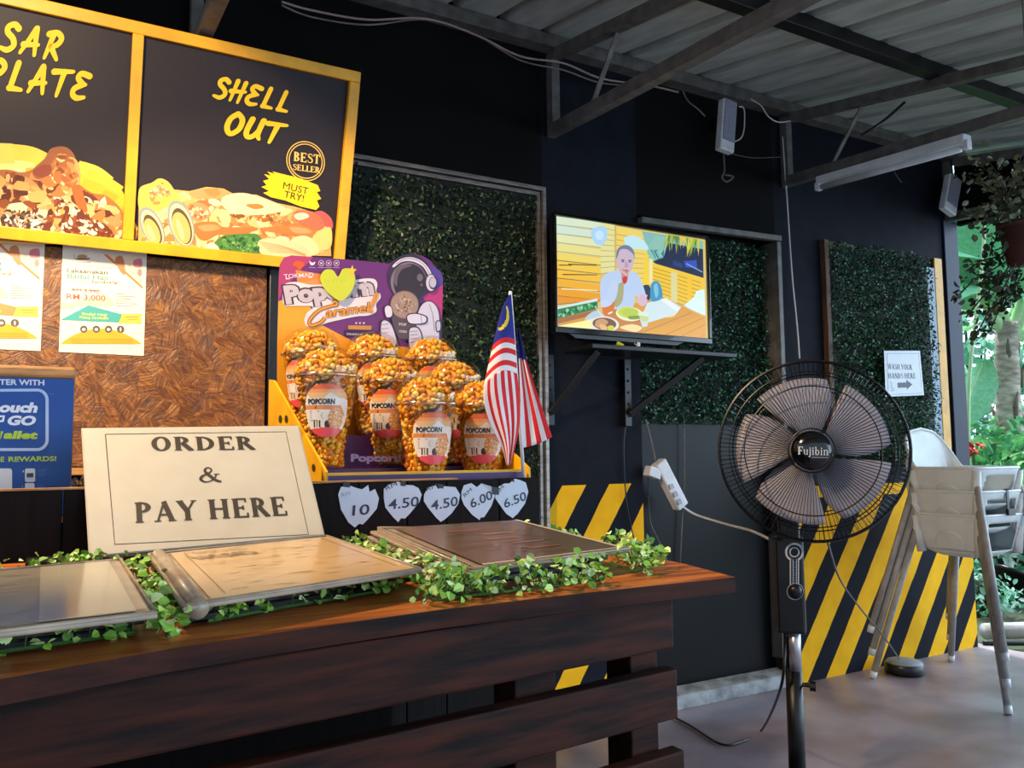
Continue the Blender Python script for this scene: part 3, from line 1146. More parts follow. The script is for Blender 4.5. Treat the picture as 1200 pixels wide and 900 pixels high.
def poster(x0, lab, full):
    pO = Vector((x0, 2.5335, 1.286))
    dx = 0.0 if full else .3
    A = Art(pO, (1, 0, 0), (0, 0, 1), lambda x, y: (x / 6.0, 270 + y / 6.0))
    off = A.L(433, 857)
    # poster local frame: shift the measured artwork to this sheet
    base = A.L
    A.L = lambda x, y: tuple(p - q for p, q in zip(base(x, y), off))
    w, h = .212, .297
    A.poly([(0, 0), (w, 0), (w, h), (0, h)], '#ece4d2', 0)
    A.pp([(745, 172), (1020, 190), (1020, 415)], '#f3d9b8', 1)
    A.pp([(745, 172), (775, 174), (1020, 398), (1020, 415)], '#d9803e', 2)
    A.blob([(830, 200), (880, 190), (900, 300), (880, 310), (845, 260)], '#cc8054', 3)
    A.blob([(960, 215), (1010, 205), (1015, 260), (960, 260)], '#d87f86', 3)
    A.ell(1000, 300, 16, 26, '#c98484', 3)
    A.ell(930, 255, 14, 16, '#cfc0a8', 3)
    A.pp([(545, 200), (655, 200), (640, 210), (560, 210)], '#6d4f38', 3)
    A.ell(598, 188, 36, 14, '#b98d52', 3)
    A.line([(540, 170), (548, 200), (590, 210), (650, 196)], .001, '#6d4f38', 3, 4)
    A.text(sans('Nurmanasik'), (535, 230), (660, 234), .004, '#8a7c6c', 3)
    A.text(sans('017- 393 0464'), (484, 262), (806, 280), .0095, '#dba49a', 3)
    A.text(sans('Laksanakan', .012), (490, 299), (775, 314), .0115, '#4f4a44', 3)
    A.text(sans('Badal Haji', .012), (493, 340), (778, 354), .0135, '#5f9a9a', 3)
    A.text(sans('Untuk Yang'), (490, 362), (640, 370), .0055, '#8fb0aa', 3)
    A.text(sans('Tersayang!'), (655, 376), (850, 378), .0075, '#5a5048', 3, shear=.35)
    A.text(sans('RM 3,990'), (527, 436), (718, 446), .0100, '#cc6a5c', 3)
    A.line([(520, 418), (735, 430)], .0014, '#cc5a4c', 4)
    A.text(sans('RM 3,000', .004), (489, 486), (760, 500), .0150, '#d2574a', 3)
    A.pp([(445, 560), (445, 500), (500, 520), (640, 470), (760, 450), (820, 500), (820, 540), (640, 530)], '#d8c8b0', 1)
    for k in range(6):
        A.line([(835, 448 + k * 17), (900 + 14 * ((k * 5) % 7), 452 + k * 17)], .0011, '#6a6258', 3)
    A.pp([(445, 633), (640, 530), (878, 594), (850, 650)], '#3fa8a4' if full else '#d98f4c', 4)
    A.text(sans('Badal Haji', .02), (596, 598), (770, 606), .0065, '#e8e04a', 5)
    A.text(sans('Pakej Al-Malik', .02), (578, 622), (784, 630), .0065, '#e8e04a', 5)
    A.pp([(880, 590), (1012, 590), (1012, 660), (850, 655)], '#f0c050', 4)
    A.line([(905, 612), (990, 614)], .0014, '#7d6428', 5)
    A.line([(915, 630), (985, 632)], .0010, '#7d6428', 5)
    dome = [(445 + 567 * i / 20, 802 - 108 * math.sin(PI * i / 20) ** .8) for i in range(21)]
    A.pp(dome, '#efaa26', 3)
    for k, cx in enumerate((608, 696, 782, 866)):
        A.ell(cx, 698, 26, 25, '#5a4f48', 5)
        A.ell(cx, 700, 13 if k != 3 else 6, 10 if k != 3 else 15, '#e8ded0', 6)
    for k in range(4):
        A.line([(520, 765 + k * 11), (950, 768 + k * 11)], .0006, '#b07a1c', 5)
    o = A.build('poster', m_print, None)
    tag(o, lab, 'poster', 'paper posters pinned on the strand board')
    s = o.modifiers.new('solid', 'SOLIDIFY')
    s.thickness = .0002
    return o


poster(.0145, 'white poster with teal banner pinned right on the strand board', True)
poster(-.2405, 'white poster with orange banner cut by the left picture edge', False)

# ------------------------------------------------------------------ leafy hedge panels on the wall
HG = ['#16401f', '#1d5230', '#0f2f1a', '#24613a', '#2f7346', '#0c2616', '#123520', '#6fa58a']


def hedge(name, lab, x0, x1, z0, z1, y, n, framefn, thick=.03, cols=HG, seed=3):
    rd = random.Random(seed)
    t = thing(name, lab, 'hedge panel', ((x0 + x1) / 2, y, z0))
    MB().span((x0, y - .006, z0), (x1, y - .001, z1)).build('backing', mat('hedge_backing', '#0c1a10', .8), t)
    sp = []
    for _ in range(n):
        x, z = rd.uniform(x0 + .004, x1 - .004), rd.uniform(z0 + .004, z1 - .004)
        bulge = thick * (.45 + .55 * (0.5 + .5 * math.sin(x * 23 + math.sin(z * 17) * 2) * math.sin(z * 21 + 1)))
        sp.append((Vector((x, y - .008 - rd.random() * bulge, z)), (0, -1, .25)))
    leaf_cloud('foliage', sp, .0155, cols, m_leaf, t, rd, .6, .35)
    framefn(t)
    return t


def fr1(t):
    mb = MB()
    for w0, d0, d1 in ((0, .034, .0), (.018, .022, .0)):
        a, b, c, d = .600 + w0, 1.576 - w0, .66, 1.984 - w0
        mb.span((a, WY - d0, d - .014), (b, WY - .001, d))
        mb.span((b - .014, WY - d0, c), (b, WY - .001, d - .0142))
        mb.span((a, WY - d0, c), (a + .014, WY - .001, d - .0142))
    mb.build('frame', m_alu, t, bevel=.0015)


hedge('hedge_panel', 'dark leafy hedge panel in silver frame behind the popcorn display', .634, 1.542, .70, 1.95, WY, 9500, fr1, .02, seed=3,
      cols=['#15291a', '#1d351e', '#102116', '#2a4a28', '#1f3522', '#12241a', '#5f7a58'])


def fr2(t):
    mb = MB()
    y = WY + .078
    mb.beam((2.03, y - .09, 1.925), (2.815, y - .09, 1.945), .03, .024)
    mb.span((2.79, y - .10, 1.10), (2.815, y - .07, 1.93))
    mb.span((2.79, y - .07, 1.10), (2.798, y, 1.93))
    mb.build('frame', m_steel, t, bevel=.002)


hedge('hedge_panel', 'green leafy hedge panel behind the television and fan', 2.03, 2.785, 1.115, 1.915, WY + .079, 7600, fr2, .05, seed=5)


def fr3(t):
    mb = MB()
    mb.span((3.09, WY - .03, .99), (3.118, WY - .001, 1.975))
    mb.span((3.118, WY - .02, 1.95), (3.30, WY - .001, 1.975))
    mb.build('frame', m_brownwood, t, bevel=.002)
    g = mat('pale_blue_sheet', '#5f8298', .3, c2='#4b6c82')
    MB().span((3.80, WY - .010, .93), (3.936, WY - .002, 1.93)).build('backing_sheet', g, t)


hedge('hedge_panel', 'green leafy hedge panel with wooden edge left of the garden opening', 3.118, 3.865, .93, 1.972, WY - .011, 9000, fr3, .055, seed=9)

# paper sign on the hedge panel
A = Art((3.52, WY - .085, 1.2), (1, 0, 0), (0, 0, 1))
A.pp([(1036, 411), (1078, 411), (1083, 463), (1038, 465)], '#dfe6ee', 0)
A.pp([(1039, 414), (1076.5, 414), (1080.5, 461), (1040.5, 462.5)], '#8a97a6', 1)
A.pp([(1039.5, 414.5), (1076, 414.5), (1080, 460.5), (1041, 462)], '#e2e9f0', 2)
A.text(serif('WASH YOUR'), (1040.5, 432.5), (1069, 433.5), .025, '#39414f', 3)
A.text(serif('HANDS HERE'), (1041, 443.5), (1073, 443.5), .025, '#39414f', 3)
A.pp([(1051.5, 448.5), (1062, 448), (1062, 445), (1069, 450.5), (1062.5, 456.5), (1062.5, 454), (1052, 454.5)], '#2f3744', 3)
A.line([(1043, 447), (1045, 450), (1044, 454), (1047, 455)], .006, '#9fb0c4', 3, 3)
A.line([(1044, 458), (1048, 457)], .005, '#9fb0c4', 3)
o = A.build('paper_sign', m_print, None)
tag(o, 'white hand washing paper sign with arrow on the hedge panel', 'sign')
o.modifiers.new('solid', 'SOLIDIFY').thickness = .0006

# ------------------------------------------------------------------ television
TY = 2.388
t = thing('television', 'flat television on the black pillar showing a man eating at a table', 'television', (1.88, TY, 1.41))
MB().span((1.522, TY + .002, 1.418), (2.243, TY + .03, 1.846)).build('casing', m_black, t, bevel=.006)
mb = MB()
for a, b in (((1.518, TY - .010, 1.834), (2.241, TY + .003, 1.847)), ((1.518, TY - .010, 1.418), (2.241, TY + .003, 1.4395)),
             ((1.518, TY - .010, 1.4397), (1.5288, TY + .003, 1.8338)), ((2.2285, TY - .010, 1.4397), (2.241, TY + .003, 1.8338))):
    mb.span(a, b)
mb.build('bezel', mat('glossy_black_bezel', '#08080a', .15, coat=.5), t, bevel=.002)
MB().hexa([Vector(p) for p in ((1.60, TY - .012, 1.400), (2.06, TY - .012, 1.400), (2.06, TY + .03, 1.400), (1.60, TY + .03, 1.400))],
          [Vector(p) for p in ((1.57, TY - .013, 1.417), (2.10, TY - .013, 1.417), (2.10, TY + .029, 1.417), (1.57, TY + .029, 1.417))]
          ).build('lower_lip', m_black, t, bevel=.002)
A = Art((1.529, TY - .002, 1.44), (1, 0, 0), (0, 0, 1), lambda x, y: (640 + x / 5.0, 240 + y / 5.0))
A.poly([(0, 0), (.699, 0), (.699, .393), (0, .393)], '#d8c070', 0)
# slatted fence on the left
top = ['#d6e4c8', '#cfe2d0', '#e0e3b0', '#e6dc8c', '#ecd468', '#f0c84a', '#f2bd3c', '#efae2e', '#e99f22', '#e5941c']
for k in range(10):
    ya, yb = 66 + k * 52, 66 + (k + 1) * 52 - 5
    A.pp([(57, ya), (320, ya + 38), (320, min(yb + 30, 560)), (57, yb)], top[k], 1)
    A.pp([(57, yb), (320, min(yb + 30, 560)), (320, min(yb + 34, 563)), (57, yb + 6)], '#8b7a3e' if k > 3 else '#9ab0a0', 1)
for a, b, c, d, col in ((75, 350, 150, 352, '#6b4a18'), (130, 345, 295, 352, '#5d4018'), (95, 405, 300, 408, '#6b4a18'), (90, 488, 300, 500, '#f7e9c0')):
    A.pp([(a, b), (c, d), (c, d + 5), (a, b + 7)], col, 2)
A.pp([(320, 96), (405, 118), (405, 400), (320, 400)], '#e0dc9a', 1)
A.pp([(405, 120), (590, 165), (590, 470), (405, 470)], '#ead06a', 1)
for k in range(9):
    A.pp([(320, 130 + k * 34), (405, 150 + k * 30), (405, 153 + k * 30), (320, 134 + k * 34)], '#b59a50', 2)
    A.pp([(410, 170 + k * 32), (585, 205 + k * 28), (585, 208 + k * 28), (410, 174 + k * 32)], '#c0982c', 2)
A.pp([(400, 110), (410, 112), (412, 400), (402, 400)], '#c9b25a', 3)
A.blob([(262, 160), (300, 128), (350, 135), (356, 190), (330, 235), (285, 225)], '#a9d2f4', 3)
A.blob([(285, 170), (310, 150), (335, 165), (330, 200), (300, 205)], '#c3e2fb', 4)
A.blob([(455, 200), (500, 180), (560, 200), (600, 260), (540, 260), (480, 250)], '#bfe4ee', 3)
# palms and dark garden
A.pp([(560, 155), (918, 212), (922, 430), (760, 395), (600, 335), (590, 250)], '#7fb9b8', 2)
A.pp([(620, 320), (700, 220), (918, 260), (922, 430), (770, 398), (620, 350)], '#1f2a4a', 3)
A.pp([(640, 180), (720, 190), (690, 300), (610, 340), (600, 240)], '#8cc0b0', 4)
for k in range(26):
    a = R.uniform(690, 900)
    b0 = 172 + (a - 690) * .15
    A.pp([(a, b0), (a + R.uniform(8, 22), b0 + 4), (a + R.uniform(-30, 26), b0 + R.uniform(60, 118))], R.choice(['#9fb83a', '#c9c83c', '#7d9a34', '#d9d05a', '#5f8a3a', '#e0c63a']), 5 + k * .05)
for k in range(9):
    A.pp([(600 + k * 9, 262 + k * 3), (618 + k * 9, 262), (640 + k * 6, 330 - k * 2)], R.choice(['#5f9a98', '#86c4bc', '#3f7a80']), 5.5)
A.pp([(805, 330), (880, 325), (882, 372), (815, 366)], '#3550b8', 5)
A.pp([(740, 325), (800, 345), (798, 375), (745, 355)], '#283c78', 5)
A.line([(820, 345), (915, 395)], .004, '#8fa8e0', 6)
# right fence
A.pp([(602, 315), (640, 345), (925, 430), (932, 600), (600, 540)], '#eec534', 4)
A.pp([(602, 315), (622, 318), (622, 470), (602, 460)], '#e9e2a8', 6)
A.pp([(730, 390), (765, 398), (765, 585), (730, 570)], '#d9d49a', 6)
A.pp([(826, 425), (850, 430), (850, 560), (826, 560)], '#f3c21e', 6)
for k in range(8):
    A.pp([(625, 368 + k * 22), (730, 398 + k * 23), (730, 402 + k * 23), (625, 372 + k * 22)], '#a98518', 5)
    A.pp([(768, 412 + k * 23), (905, 455 + k * 24), (905, 459 + k * 24), (768, 416 + k * 23)], '#a88414', 5)
A.pp([(572, 290), (600, 292), (600, 470), (572, 470)], '#f0cf3a', 6)
# table and white sheets
A.pp([(60, 700), (260, 650), (420, 600), (600, 560), (700, 545), (932, 660), (934, 790), (62, 718)], '#d99a36', 7)
A.pp([(330, 610), (560, 620), (560, 745), (400, 745)], '#c58238', 7.5)
A.pp([(560, 750), (932, 645), (934, 740), (880, 782)], '#e0a028', 7.6)
for a, b in (((570, 745), (850, 632)), ((700, 762), (920, 662)), ((790, 770), (930, 700)), ((520, 690), (720, 600))):
    A.line([a, b], .0018, '#9a6a18', 8)
A.blob([(640, 640), (700, 615), (760, 625), (745, 655), (690, 660)], '#f0cf8a', 8)
A.blob([(430, 720), (500, 700), (560, 720), (520, 745)], '#f2dc9c', 8)
A.pp([(590, 575), (700, 545), (790, 600), (760, 640), (600, 690), (560, 650)], '#cfe3e8', 8)
A.pp([(672, 560), (700, 548), (782, 608), (765, 628)], '#e9eef4', 9)
A.pp([(805, 590), (860, 545), (880, 505), (925, 495), (932, 650), (860, 620)], '#d7f2f6', 9)
# plants, bench and bowl in the left foreground
A.pp([(62, 600), (300, 548), (300, 580), (62, 625)], '#cfe4e4', 5)
A.pp([(62, 612), (300, 565), (300, 610), (62, 668)], '#2f7a48', 6)
A.speck([(62, 612), (300, 565), (300, 610), (62, 668)], [lin('#4fae68'), lin('#1d5a38'), lin('#8fd0a0')], 40, .008, 6.5)
A.pp([(62, 668), (300, 612), (310, 650), (220, 680), (62, 705)], '#a8683a', 7)
A.pp([(62, 712), (230, 678), (300, 660), (300, 738)], '#f2f0a0', 8)
A.blob([(230, 660), (290, 620), (340, 650), (330, 700), (240, 700)], '#b9cdd8', 7.8)
# the man
A.blob([(560, 480), (600, 472), (612, 520), (600, 560), (566, 540)], '#2c3550', 8.4)
A.blob([(612, 470), (640, 446), (668, 470), (680, 540), (640, 566), (610, 556)], '#3f93bf', 8.5)
A.blob([(628, 480), (648, 462), (656, 520), (640, 545)], '#7fc0dc', 8.6)
A.blob([(318, 450), (345, 408), (410, 385), (470, 400), (520, 395), (556, 450), (585, 545), (560, 560), (520, 530), (505, 600), (420, 612), (330, 600), (316, 540)], '#b8cdee', 9)
A.blob([(410, 480), (450, 460), (445, 560), (410, 600), (396, 570)], '#a8a878', 9.5)
A.blob([(330, 588), (372, 590), (400, 560), (392, 620), (350, 650), (330, 630)], '#d9762c', 10)
A.blob([(318, 560), (360, 560), (372, 590), (325, 600)], '#c3d4f2', 10.5)
A.blob([(372, 470), (400, 440), (420, 470), (405, 550), (365, 590), (345, 560)], '#bdd0ee', 10.2)
A.blob([(408, 300), (420, 258), (455, 240), (495, 256), (514, 300), (508, 350), (492, 390), (460, 418), (424, 388), (410, 345)], '#c9b3c6', 11)
A.blob([(408, 318), (412, 268), (440, 240), (480, 240), (510, 270), (516, 320), (506, 290), (470, 262), (432, 264), (420, 292)], '#6f7f9c', 12)
A.ell(446, 325, 12, 3.6, '#5a4a60', 12.5)
A.ell(488, 327, 11, 3.6, '#5a4a60', 12.5)
A.ell(447, 334, 8, 3.2, '#3f3548', 12.6)
A.ell(487, 336, 8, 3.2, '#3f3548', 12.6)
A.blob([(466, 330), (478, 360), (470, 368), (456, 362)], '#b899b0', 12.4)
A.ell(462, 386, 18, 6, '#8d4a58', 12.6, rot=.2)
A.blob([(438, 388), (452, 378), (476, 400), (474, 440), (458, 464), (442, 452)], '#c98a80', 13)
A.blob([(444, 430), (468, 420), (470, 450), (452, 466)], '#c23f30', 13.4)
for k in range(4):
    A.line([(440 + k * 8, 386 + k * 6), (448 + k * 8, 402 + k * 6)], .006, '#d9b4b8', 13.6)
A.blob([(530, 560), (548, 530), (572, 530), (590, 560), (572, 592), (545, 588)], '#d5b6cc', 11)
for k in range(5):
    A.line([(545 + k * 9, 545), (540 + k * 12, 518 + abs(k - 2) * 5)], .006, '#d9bdd0', 11.4)
# crockery
A.ell(485, 640, 80, 42, '#e9ecc4', 12, rot=.1)
A.ell(480, 632, 64, 33, '#c5d64a', 12.5, rot=.1)
A.blob([(440, 625), (480, 606), (530, 622), (520, 650), (460, 655)], '#b8cc48', 13)
A.blob([(478, 655), (540, 650), (545, 668), (490, 672)], '#7d9a3a', 13.2)
A.pp([(536, 640), (600, 640), (590, 712), (560, 718)], '#cfdce0', 12.8)
A.ell(568, 640, 32, 14, '#dfe8d8', 13)
A.blob([(545, 650), (595, 660), (585, 684), (556, 680)], '#c8d48c', 13.2)
A.ell(340, 700, 84, 46, '#e6e2d8', 14, rot=.08)
A.ell(338, 698, 70, 36, '#7a5038', 14.4, rot=.08)
A.blob([(290, 680), (330, 668), (360, 690), (320, 720), (285, 712)], '#c99a68', 14.8)
A.blob([(355, 715), (385, 708), (396, 730), (370, 742)], '#c8d43c', 15)
A.blob([(310, 700), (350, 712), (350, 736), (318, 730)], '#e6b878', 15)
A.line([(285, 600), (330, 660)], .003, '#dfe8f0', 15)
A.line([(360, 640), (385, 628)], .005, '#f6f0e6', 15)
A.build('screen', m_screen, t)

# shelf bracket under the television
t = thing('tv_bracket', 'black steel shelf bracket with diagonal arms below the television', 'bracket', (1.92, WY, 1.13))
MB().span((1.63, TY - .07, 1.362), (2.31, WY - .06, 1.378)).build('shelf', m_blackm, t, bevel=.002)
for xx in (1.572, 1.925):
    m_ = MB().span((xx, WY - .03, 1.10), (xx + .03, WY - .001, 1.36))
    for k in range(5):
        m_.ball((xx + .015, WY - .031, 1.14 + k * .045), .005)
    m_.build('rail', m_blackm, t, bevel=.002)
for xx, x2 in ((1.587, 1.70), (1.94, 2.2)):
    MB().beam((xx, WY - .035, 1.145), (x2, TY + .0, 1.362), .012, .03, (1, 0, 0)).build('arm', m_blackm, t, bevel=.002)

# small tags dangling under the television
t = thing('adapter_plugs', 'yellow and white plugs lying on the bracket below the television', 'plug', (1.80, TY - .03, 1.378))
MB().tube([(1.765, TY - .03, 1.392), (1.785, TY - .04, 1.380)], .008).build('yellow_plug', mat('yellow_plug', '#cfd428', .4), t)
MB().tube([(1.80, TY - .03, 1.394), (1.825, TY - .05, 1.39), (1.845, TY - .04, 1.382)], .006).build('black_lead', m_black, t)
MB().tube([(1.855, TY - .04, 1.394), (1.845, TY - .05, 1.379)], .007).build('white_plug', m_white, t)

# cables on the pillar and on the recess
def cable(name, pts, r, m, lab, n=8, smooth=8, cat='cable'):
    o = MB().tube(spline(pts, smooth), r, 6).build(name, m, None, True)
    tag(o, lab, cat)
    return o


cable('cable', [onY(*p, WY - .012) for p in ((735, 488), (731, 520), (732, 560), (736, 600), (745, 640), (752, 664))], .0028, m_black, 'thin black cable hanging down the striped black pillar')
cable('cable', [onY(*p, WY - .02) for p in ((757, 492), (764, 520), (768, 540))], .0028, m_cable_g, 'short dark cable from the bracket to the white power strip')
cable('cable', [onY(*p, WY + .06) for p in ((801, 478), (802, 520), (802, 560), (800, 600), (798, 640), (796, 690))], .0024, m_cable_g, 'thin dark cable hanging down the hedge panel behind the power strip')
cable('cable', [onY(*p, WY + .06) for p in ((760, 560), (762, 610), (775, 640), (790, 680))], .0022, m_cable_g, 'thin dark cable on the black panel below the white power strip')

# white power strip with adapter
pY = WY - .03
a, b = onY(771, 541, pY), onY(798, 594, pY)
t = thing('power_strip', 'white power strip hanging aslant on the black wall left of the fan', 'power strip', (a + b) / 2)
MB().beam(a, b, .055, .042, (0, -1, 0)).build('body', m_white, t, bevel=.006)
mid = (a + b) / 2
dd = (b - a).normalized()
mb = MB()
for k in range(3):
    c = a + (b - a) * (.5 + .17 * k)
    mb.beam(c + Vector((-.022, -.024, -.011)), c + Vector((-.004, -.024, -.004)), .018, .012, (0, -1, 0))
mb.build('socket', mat('pale_grey_socket', '#aab0b8', .5), t)
c = onY(763, 553, pY)
MB().beam(c + Vector((-.02, 0, .006)), c + Vector((.035, 0, -.012)), .04, .04, (0, -1, 0)).build('plug', m_white, t, bevel=.004)
cable('cable', [b + Vector((-.004, -.01, .004)), onY(815, 603, 2.50), onY(850, 614, 2.35), onY(880, 622, 2.1), onY(906, 634, 1.80)], .0048, m_cable_w, 'white cable running from the power strip towards the fan')

# wall speakers
def speaker(px, lab, y, hgt, w):
    tl, br = [onY(*p, y) for p in px]
    c = (tl + br) / 2
    t = thing('wall_speaker', lab, 'speaker', c)
    top, bot = Vector((tl.x, y, tl.z)), Vector((br.x, y, br.z))
    ax = (top - bot).normalized()
    sd = Vector((0, -1, 0)).cross(ax)
    rot = Matrix((sd, Vector((0, 1, 0)), ax)).transposed()
    MB().box(c, (w, .036, hgt), rot).build('cabinet', m_white, t, bevel=.006)
    MB().box(c + ax * .02 + Vector((0, -.0195, 0)), (w * .84, .006, hgt * .80), rot).build('grille', mat('grey_speaker_cloth', '#8f93a2', .7, c2='#7c8090', scale=90), t, bevel=.003)
    MB().box(c + Vector((0, .050, .03)), (.03, .06, .05)).build('wall_mount', m_black, t)
    return t


speaker(((853, 119), (849, 178)), 'white column speaker on the wall above the television', 2.46, .225, .078)
speaker(((1117, 209), (1110, 249)), 'grey column speaker near the garden opening under the tube light', 2.46, .20, .10)
cable('cable', [onY(*p, 2.50) for p in ((866, 125), (872, 128), (872, 150), (868, 162), (858, 167))], .003, m_cable_w, 'white cable looping beside the white column speaker')
cable('cable', [onY(*p, 2.50) for p in ((848, 180), (849, 200), (846, 208), (852, 213), (859, 207), (850, 205))], .0032, m_cable_g, 'grey cable end coiled below the white column speaker')
cable('cable', [onY(*p, 2.50) for p in ((856, 180), (875, 184), (890, 185), (915, 184))], .0016, m_cable_g, 'thin thread stretched right from the white column speaker')
cable('cable', [onY(*p, 2.49) for p in ((880, 116), (892, 124), (900, 136), (912, 143), (930, 141))], .0028, m_cable_w, 'white cable sagging under the roof right of the column speaker')
pts1 = [(330, 2), (365, 12), (430, 23), (500, 22), (560, 42), (610, 66), (660, 74), (705, 92), (760, 100), (795, 108)]
cable('cable', [onY(x, y, 2.47) for x, y in pts1], .0038, mat('pinkish_dusty_cable', '#a08a84', .6), 'dusty pinkish cable running under the roof along the black wall')
cable('cable', [onY(x, y + 4 + 4 * math.sin(i * 1.3), 2.475) for i, (x, y) in enumerate(pts1[:-1])], .003, m_cable_g, 'second dusty cable below the pinkish cable under the roof')
cable('cable', [onY(*p, 2.48) for p in ((800, 106), (806, 118), (818, 128), (826, 136))], .003, m_cable_g, 'loose cable end hanging left of the white column speaker')
cable('cable', [onY(*p, 2.53) for p in ((917, 160), (922, 230), (928, 320), (934, 380), (937, 420))], .0035, m_cable_w, 'pale cord running down the wall to the back of the fan')
cable('cable', [onY(*p, 1.95) for p in ((1060, 120), (1035, 142), (1010, 158))], .006, m_blackm, 'thin black rod bracing the roof above the tube light')
cable('cable', [onY(*p, 2.1) for p in ((1130, 165), (1085, 184), (1060, 186), (1048, 200), (1056, 214))], .0036, m_black, 'black cable draped over the tube light')

# tube light on the truss
t = thing('tube_light', 'unlit white twin batten tube light fixed along the roof truss', 'light', (2.85, 2.0, 2.13))
a, b = Vector((2.835, 2.33, 2.150)), Vector((2.835, 1.68, 2.112))
MB().beam(a, b, .05, .032).build('batten', m_white, t, bevel=.005)
dz = Vector((-.012, 0, -.034))
MB().tube([a + dz + Vector((0, -.02, 0)), b + dz + Vector((0, .02, 0))], .013, 12).build('tube', mat('unlit_tube_glass', '#d9dde2', .2), t, True)
for e in (a, b):
    MB().box(e + Vector((-.006, 0, -.026)), (.03, .02, .034)).build('end_cap', m_white, t, bevel=.003)

# ------------------------------------------------------------------ pedestal fan
FC = atD(951, 528, 2.3)
fn = (CPOS - FC).normalized()
fu = (Vector((0, 0, 1)) - fn * fn.z).normalized()
frt = fu.cross(fn)
fr_ = Matrix((frt, fu, fn)).transposed()     # local x right, y up, z towards the viewer


def fl(x, y, z):
    return FC + fr_ @ Vector((x, y, z))


t = thing('pedestal_fan', 'black pedestal fan with round wire cage beside the counter', 'fan', (FC.x, FC.y + .05, 0))


def grille(name, sgn, nw, z0, z1, rmax, rw):
    mb = MB()
    for k in range(nw):
        a = 2 * PI * k / nw
        c, s_ = math.cos(a), math.sin(a)
        a2 = a + .12 * sgn
        c2, s2 = math.cos(a2), math.sin(a2)
        mb.tube([fl(.056 * c, .056 * s_, z0), fl(.13 * c, .13 * s_, z0 * .98), fl(.205 * c, .205 * s_, z0 * .86), fl(.232 * c, .232 * s_, z0 * .6), fl(rmax * c, rmax * s_, z1)], rw, 4, False)
    for r_, z_, w_ in ((.060, z0, .002), (.177, z0 * .93, .0018), (.219, z0 * .76, .0018), (rmax, z1, .0042)):
        mb.tube([fl(r_ * math.cos(2 * PI * k / 64), r_ * math.sin(2 * PI * k / 64), z_) for k in range(65)], w_, 6, False)
    return mb.build(name, m_black, t)


grille('front_grille', 1, 120, .072, .004, .2525, .00105)
grille('rear_grille', -1, 64, -.07, -.006, .2525, .0008)
m_blade = mat('grey_blade_plastic', '#b5b0ba', .4, c2='#a6a1ac')
for k in range(5):
    a0 = 2 * PI * k / 5 + .33

    def bf(u, v, a0=a0):
        r_ = .035 + .17 * v
        wd = .50 + .09 * math.sin(v * PI)
        a = a0 + (u - .5) * 2 * wd * (1 if v > .12 else v / .12 * .7 + .3) + v * .25
        return fl(r_ * math.cos(a), r_ * math.sin(a), .018 * (u - .5) * 2 * (1 - .3 * v))
    MB().grid(bf, 10, 10).build('blade', m_blade, t, True, solid=.002)
mb = MB()
mb.lathe([(.001, .094), (.02, .0935), (.040, .089), (.050, .082), (.055, .070), (.056, .060)], FC, fr_, 40)
hub = mb.build('hub_cap', mat('glossy_black_cap', '#0a0a0e', .12, coat=.6), t, True)
A = Art(fl(0, 0, .0955), frt, fu)
A.text(serif('Fujibin', .05), (935, 532.5), (971, 533.5), .0215, '#dfe3ea', 1)
A.line([(951, 536), (970, 536.3)], .0012, '#b9bec8', 1)
A.build('logo', m_print, hub)
mb = MB()
mb.lathe([(.052, -.03), (.062, -.05), (.065, -.12), (.055, -.17), (.03, -.19), (.001, -.192)], FC, fr_, 28)
mb.lathe([(.022, .05), (.022, -.03)], FC, fr_, 16)
mb.build('motor_housing', m_black, t, True)
# stand, straight down below the motor
base = FC + fr_ @ Vector((0, 0, -.10))
bx_, by_ = base.x, base.y


def st(x, y, z):       # x right, y away from viewer in the horizontal plane
    h = Vector((fn.x, fn.y, 0)).normalized()
    rr_ = Vector((-h.y, h.x, 0))
    P = atD(927, 700, 2.37)
    return Vector((P.x, P.y, 0)) + rr_ * x - h * y + Vector((0, 0, z))


ctr = st(0, 0, 0)
h = Vector((fn.x, fn.y, 0)).normalized()
rr_ = Vector((-h.y, h.x, 0))
srot = Matrix((rr_, -h, Vector((0, 0, 1)))).transposed()
cbox = MB().box(st(0, 0, .615), (.078, .07, .27), srot).box(st(0, .01, .80), (.06, .06, .12), srot).build('control_box', m_black, t, bevel=.008)
MB().box(st(-.042, .02, .58), (.03, .05, .35), srot).build('rear_sleeve', mat('dark_grey_plastic', '#1d1d22', .4), t, bevel=.004)
A = Art(st(0, -.0365, .6), rr_, (0, 0, 1))
for r_ in (11, 8.5, 6):
    A.pp([(931 + r_ * math.cos(2 * PI * k / 28), 647 + r_ * math.sin(2 * PI * k / 28)) for k in range(28)], '#b9bdc8' if r_ != 8.5 else '#121217', 1 + (11 - r_))
A.ell(931, 647, 4.6, 4.6, '#0c0c10', 8)
A.pp([(925.5, 656), (936.5, 656), (936.5, 686), (925.5, 686)], '#b9bdc8', 1)
A.pp([(927, 655), (935, 655), (935, 687), (927, 687)], '#101016', 2)
A.pp([(929, 655), (929.8, 655), (929.8, 687), (929, 687)], '#b9bdc8', 3)
A.pp([(933, 655), (933.8, 655), (933.8, 687), (933, 687)], '#b9bdc8', 3)
for k in range(9):
    A.pp([(930.3, 658 + k * 3), (932.4, 658 + k * 3), (932.4, 659.5 + k * 3), (930.3, 659.5 + k * 3)], '#3f6fa8', 4)
A.ell(932, 693, 10, 10, '#b9bdc8', 3)
A.ell(932, 693, 9.3, 9.3, '#101016', 4)
A.build('dial_print', m_print, cbox)
MB().lathe([(.018, 0), (.018, .016), (.012, .022), (.001, .022)], A.W(*A.L(932, 692), .002), Matrix((rr_, Vector((0, 0, 1)), h)).transposed(), 20).build('knob', m_black, cbox, True)
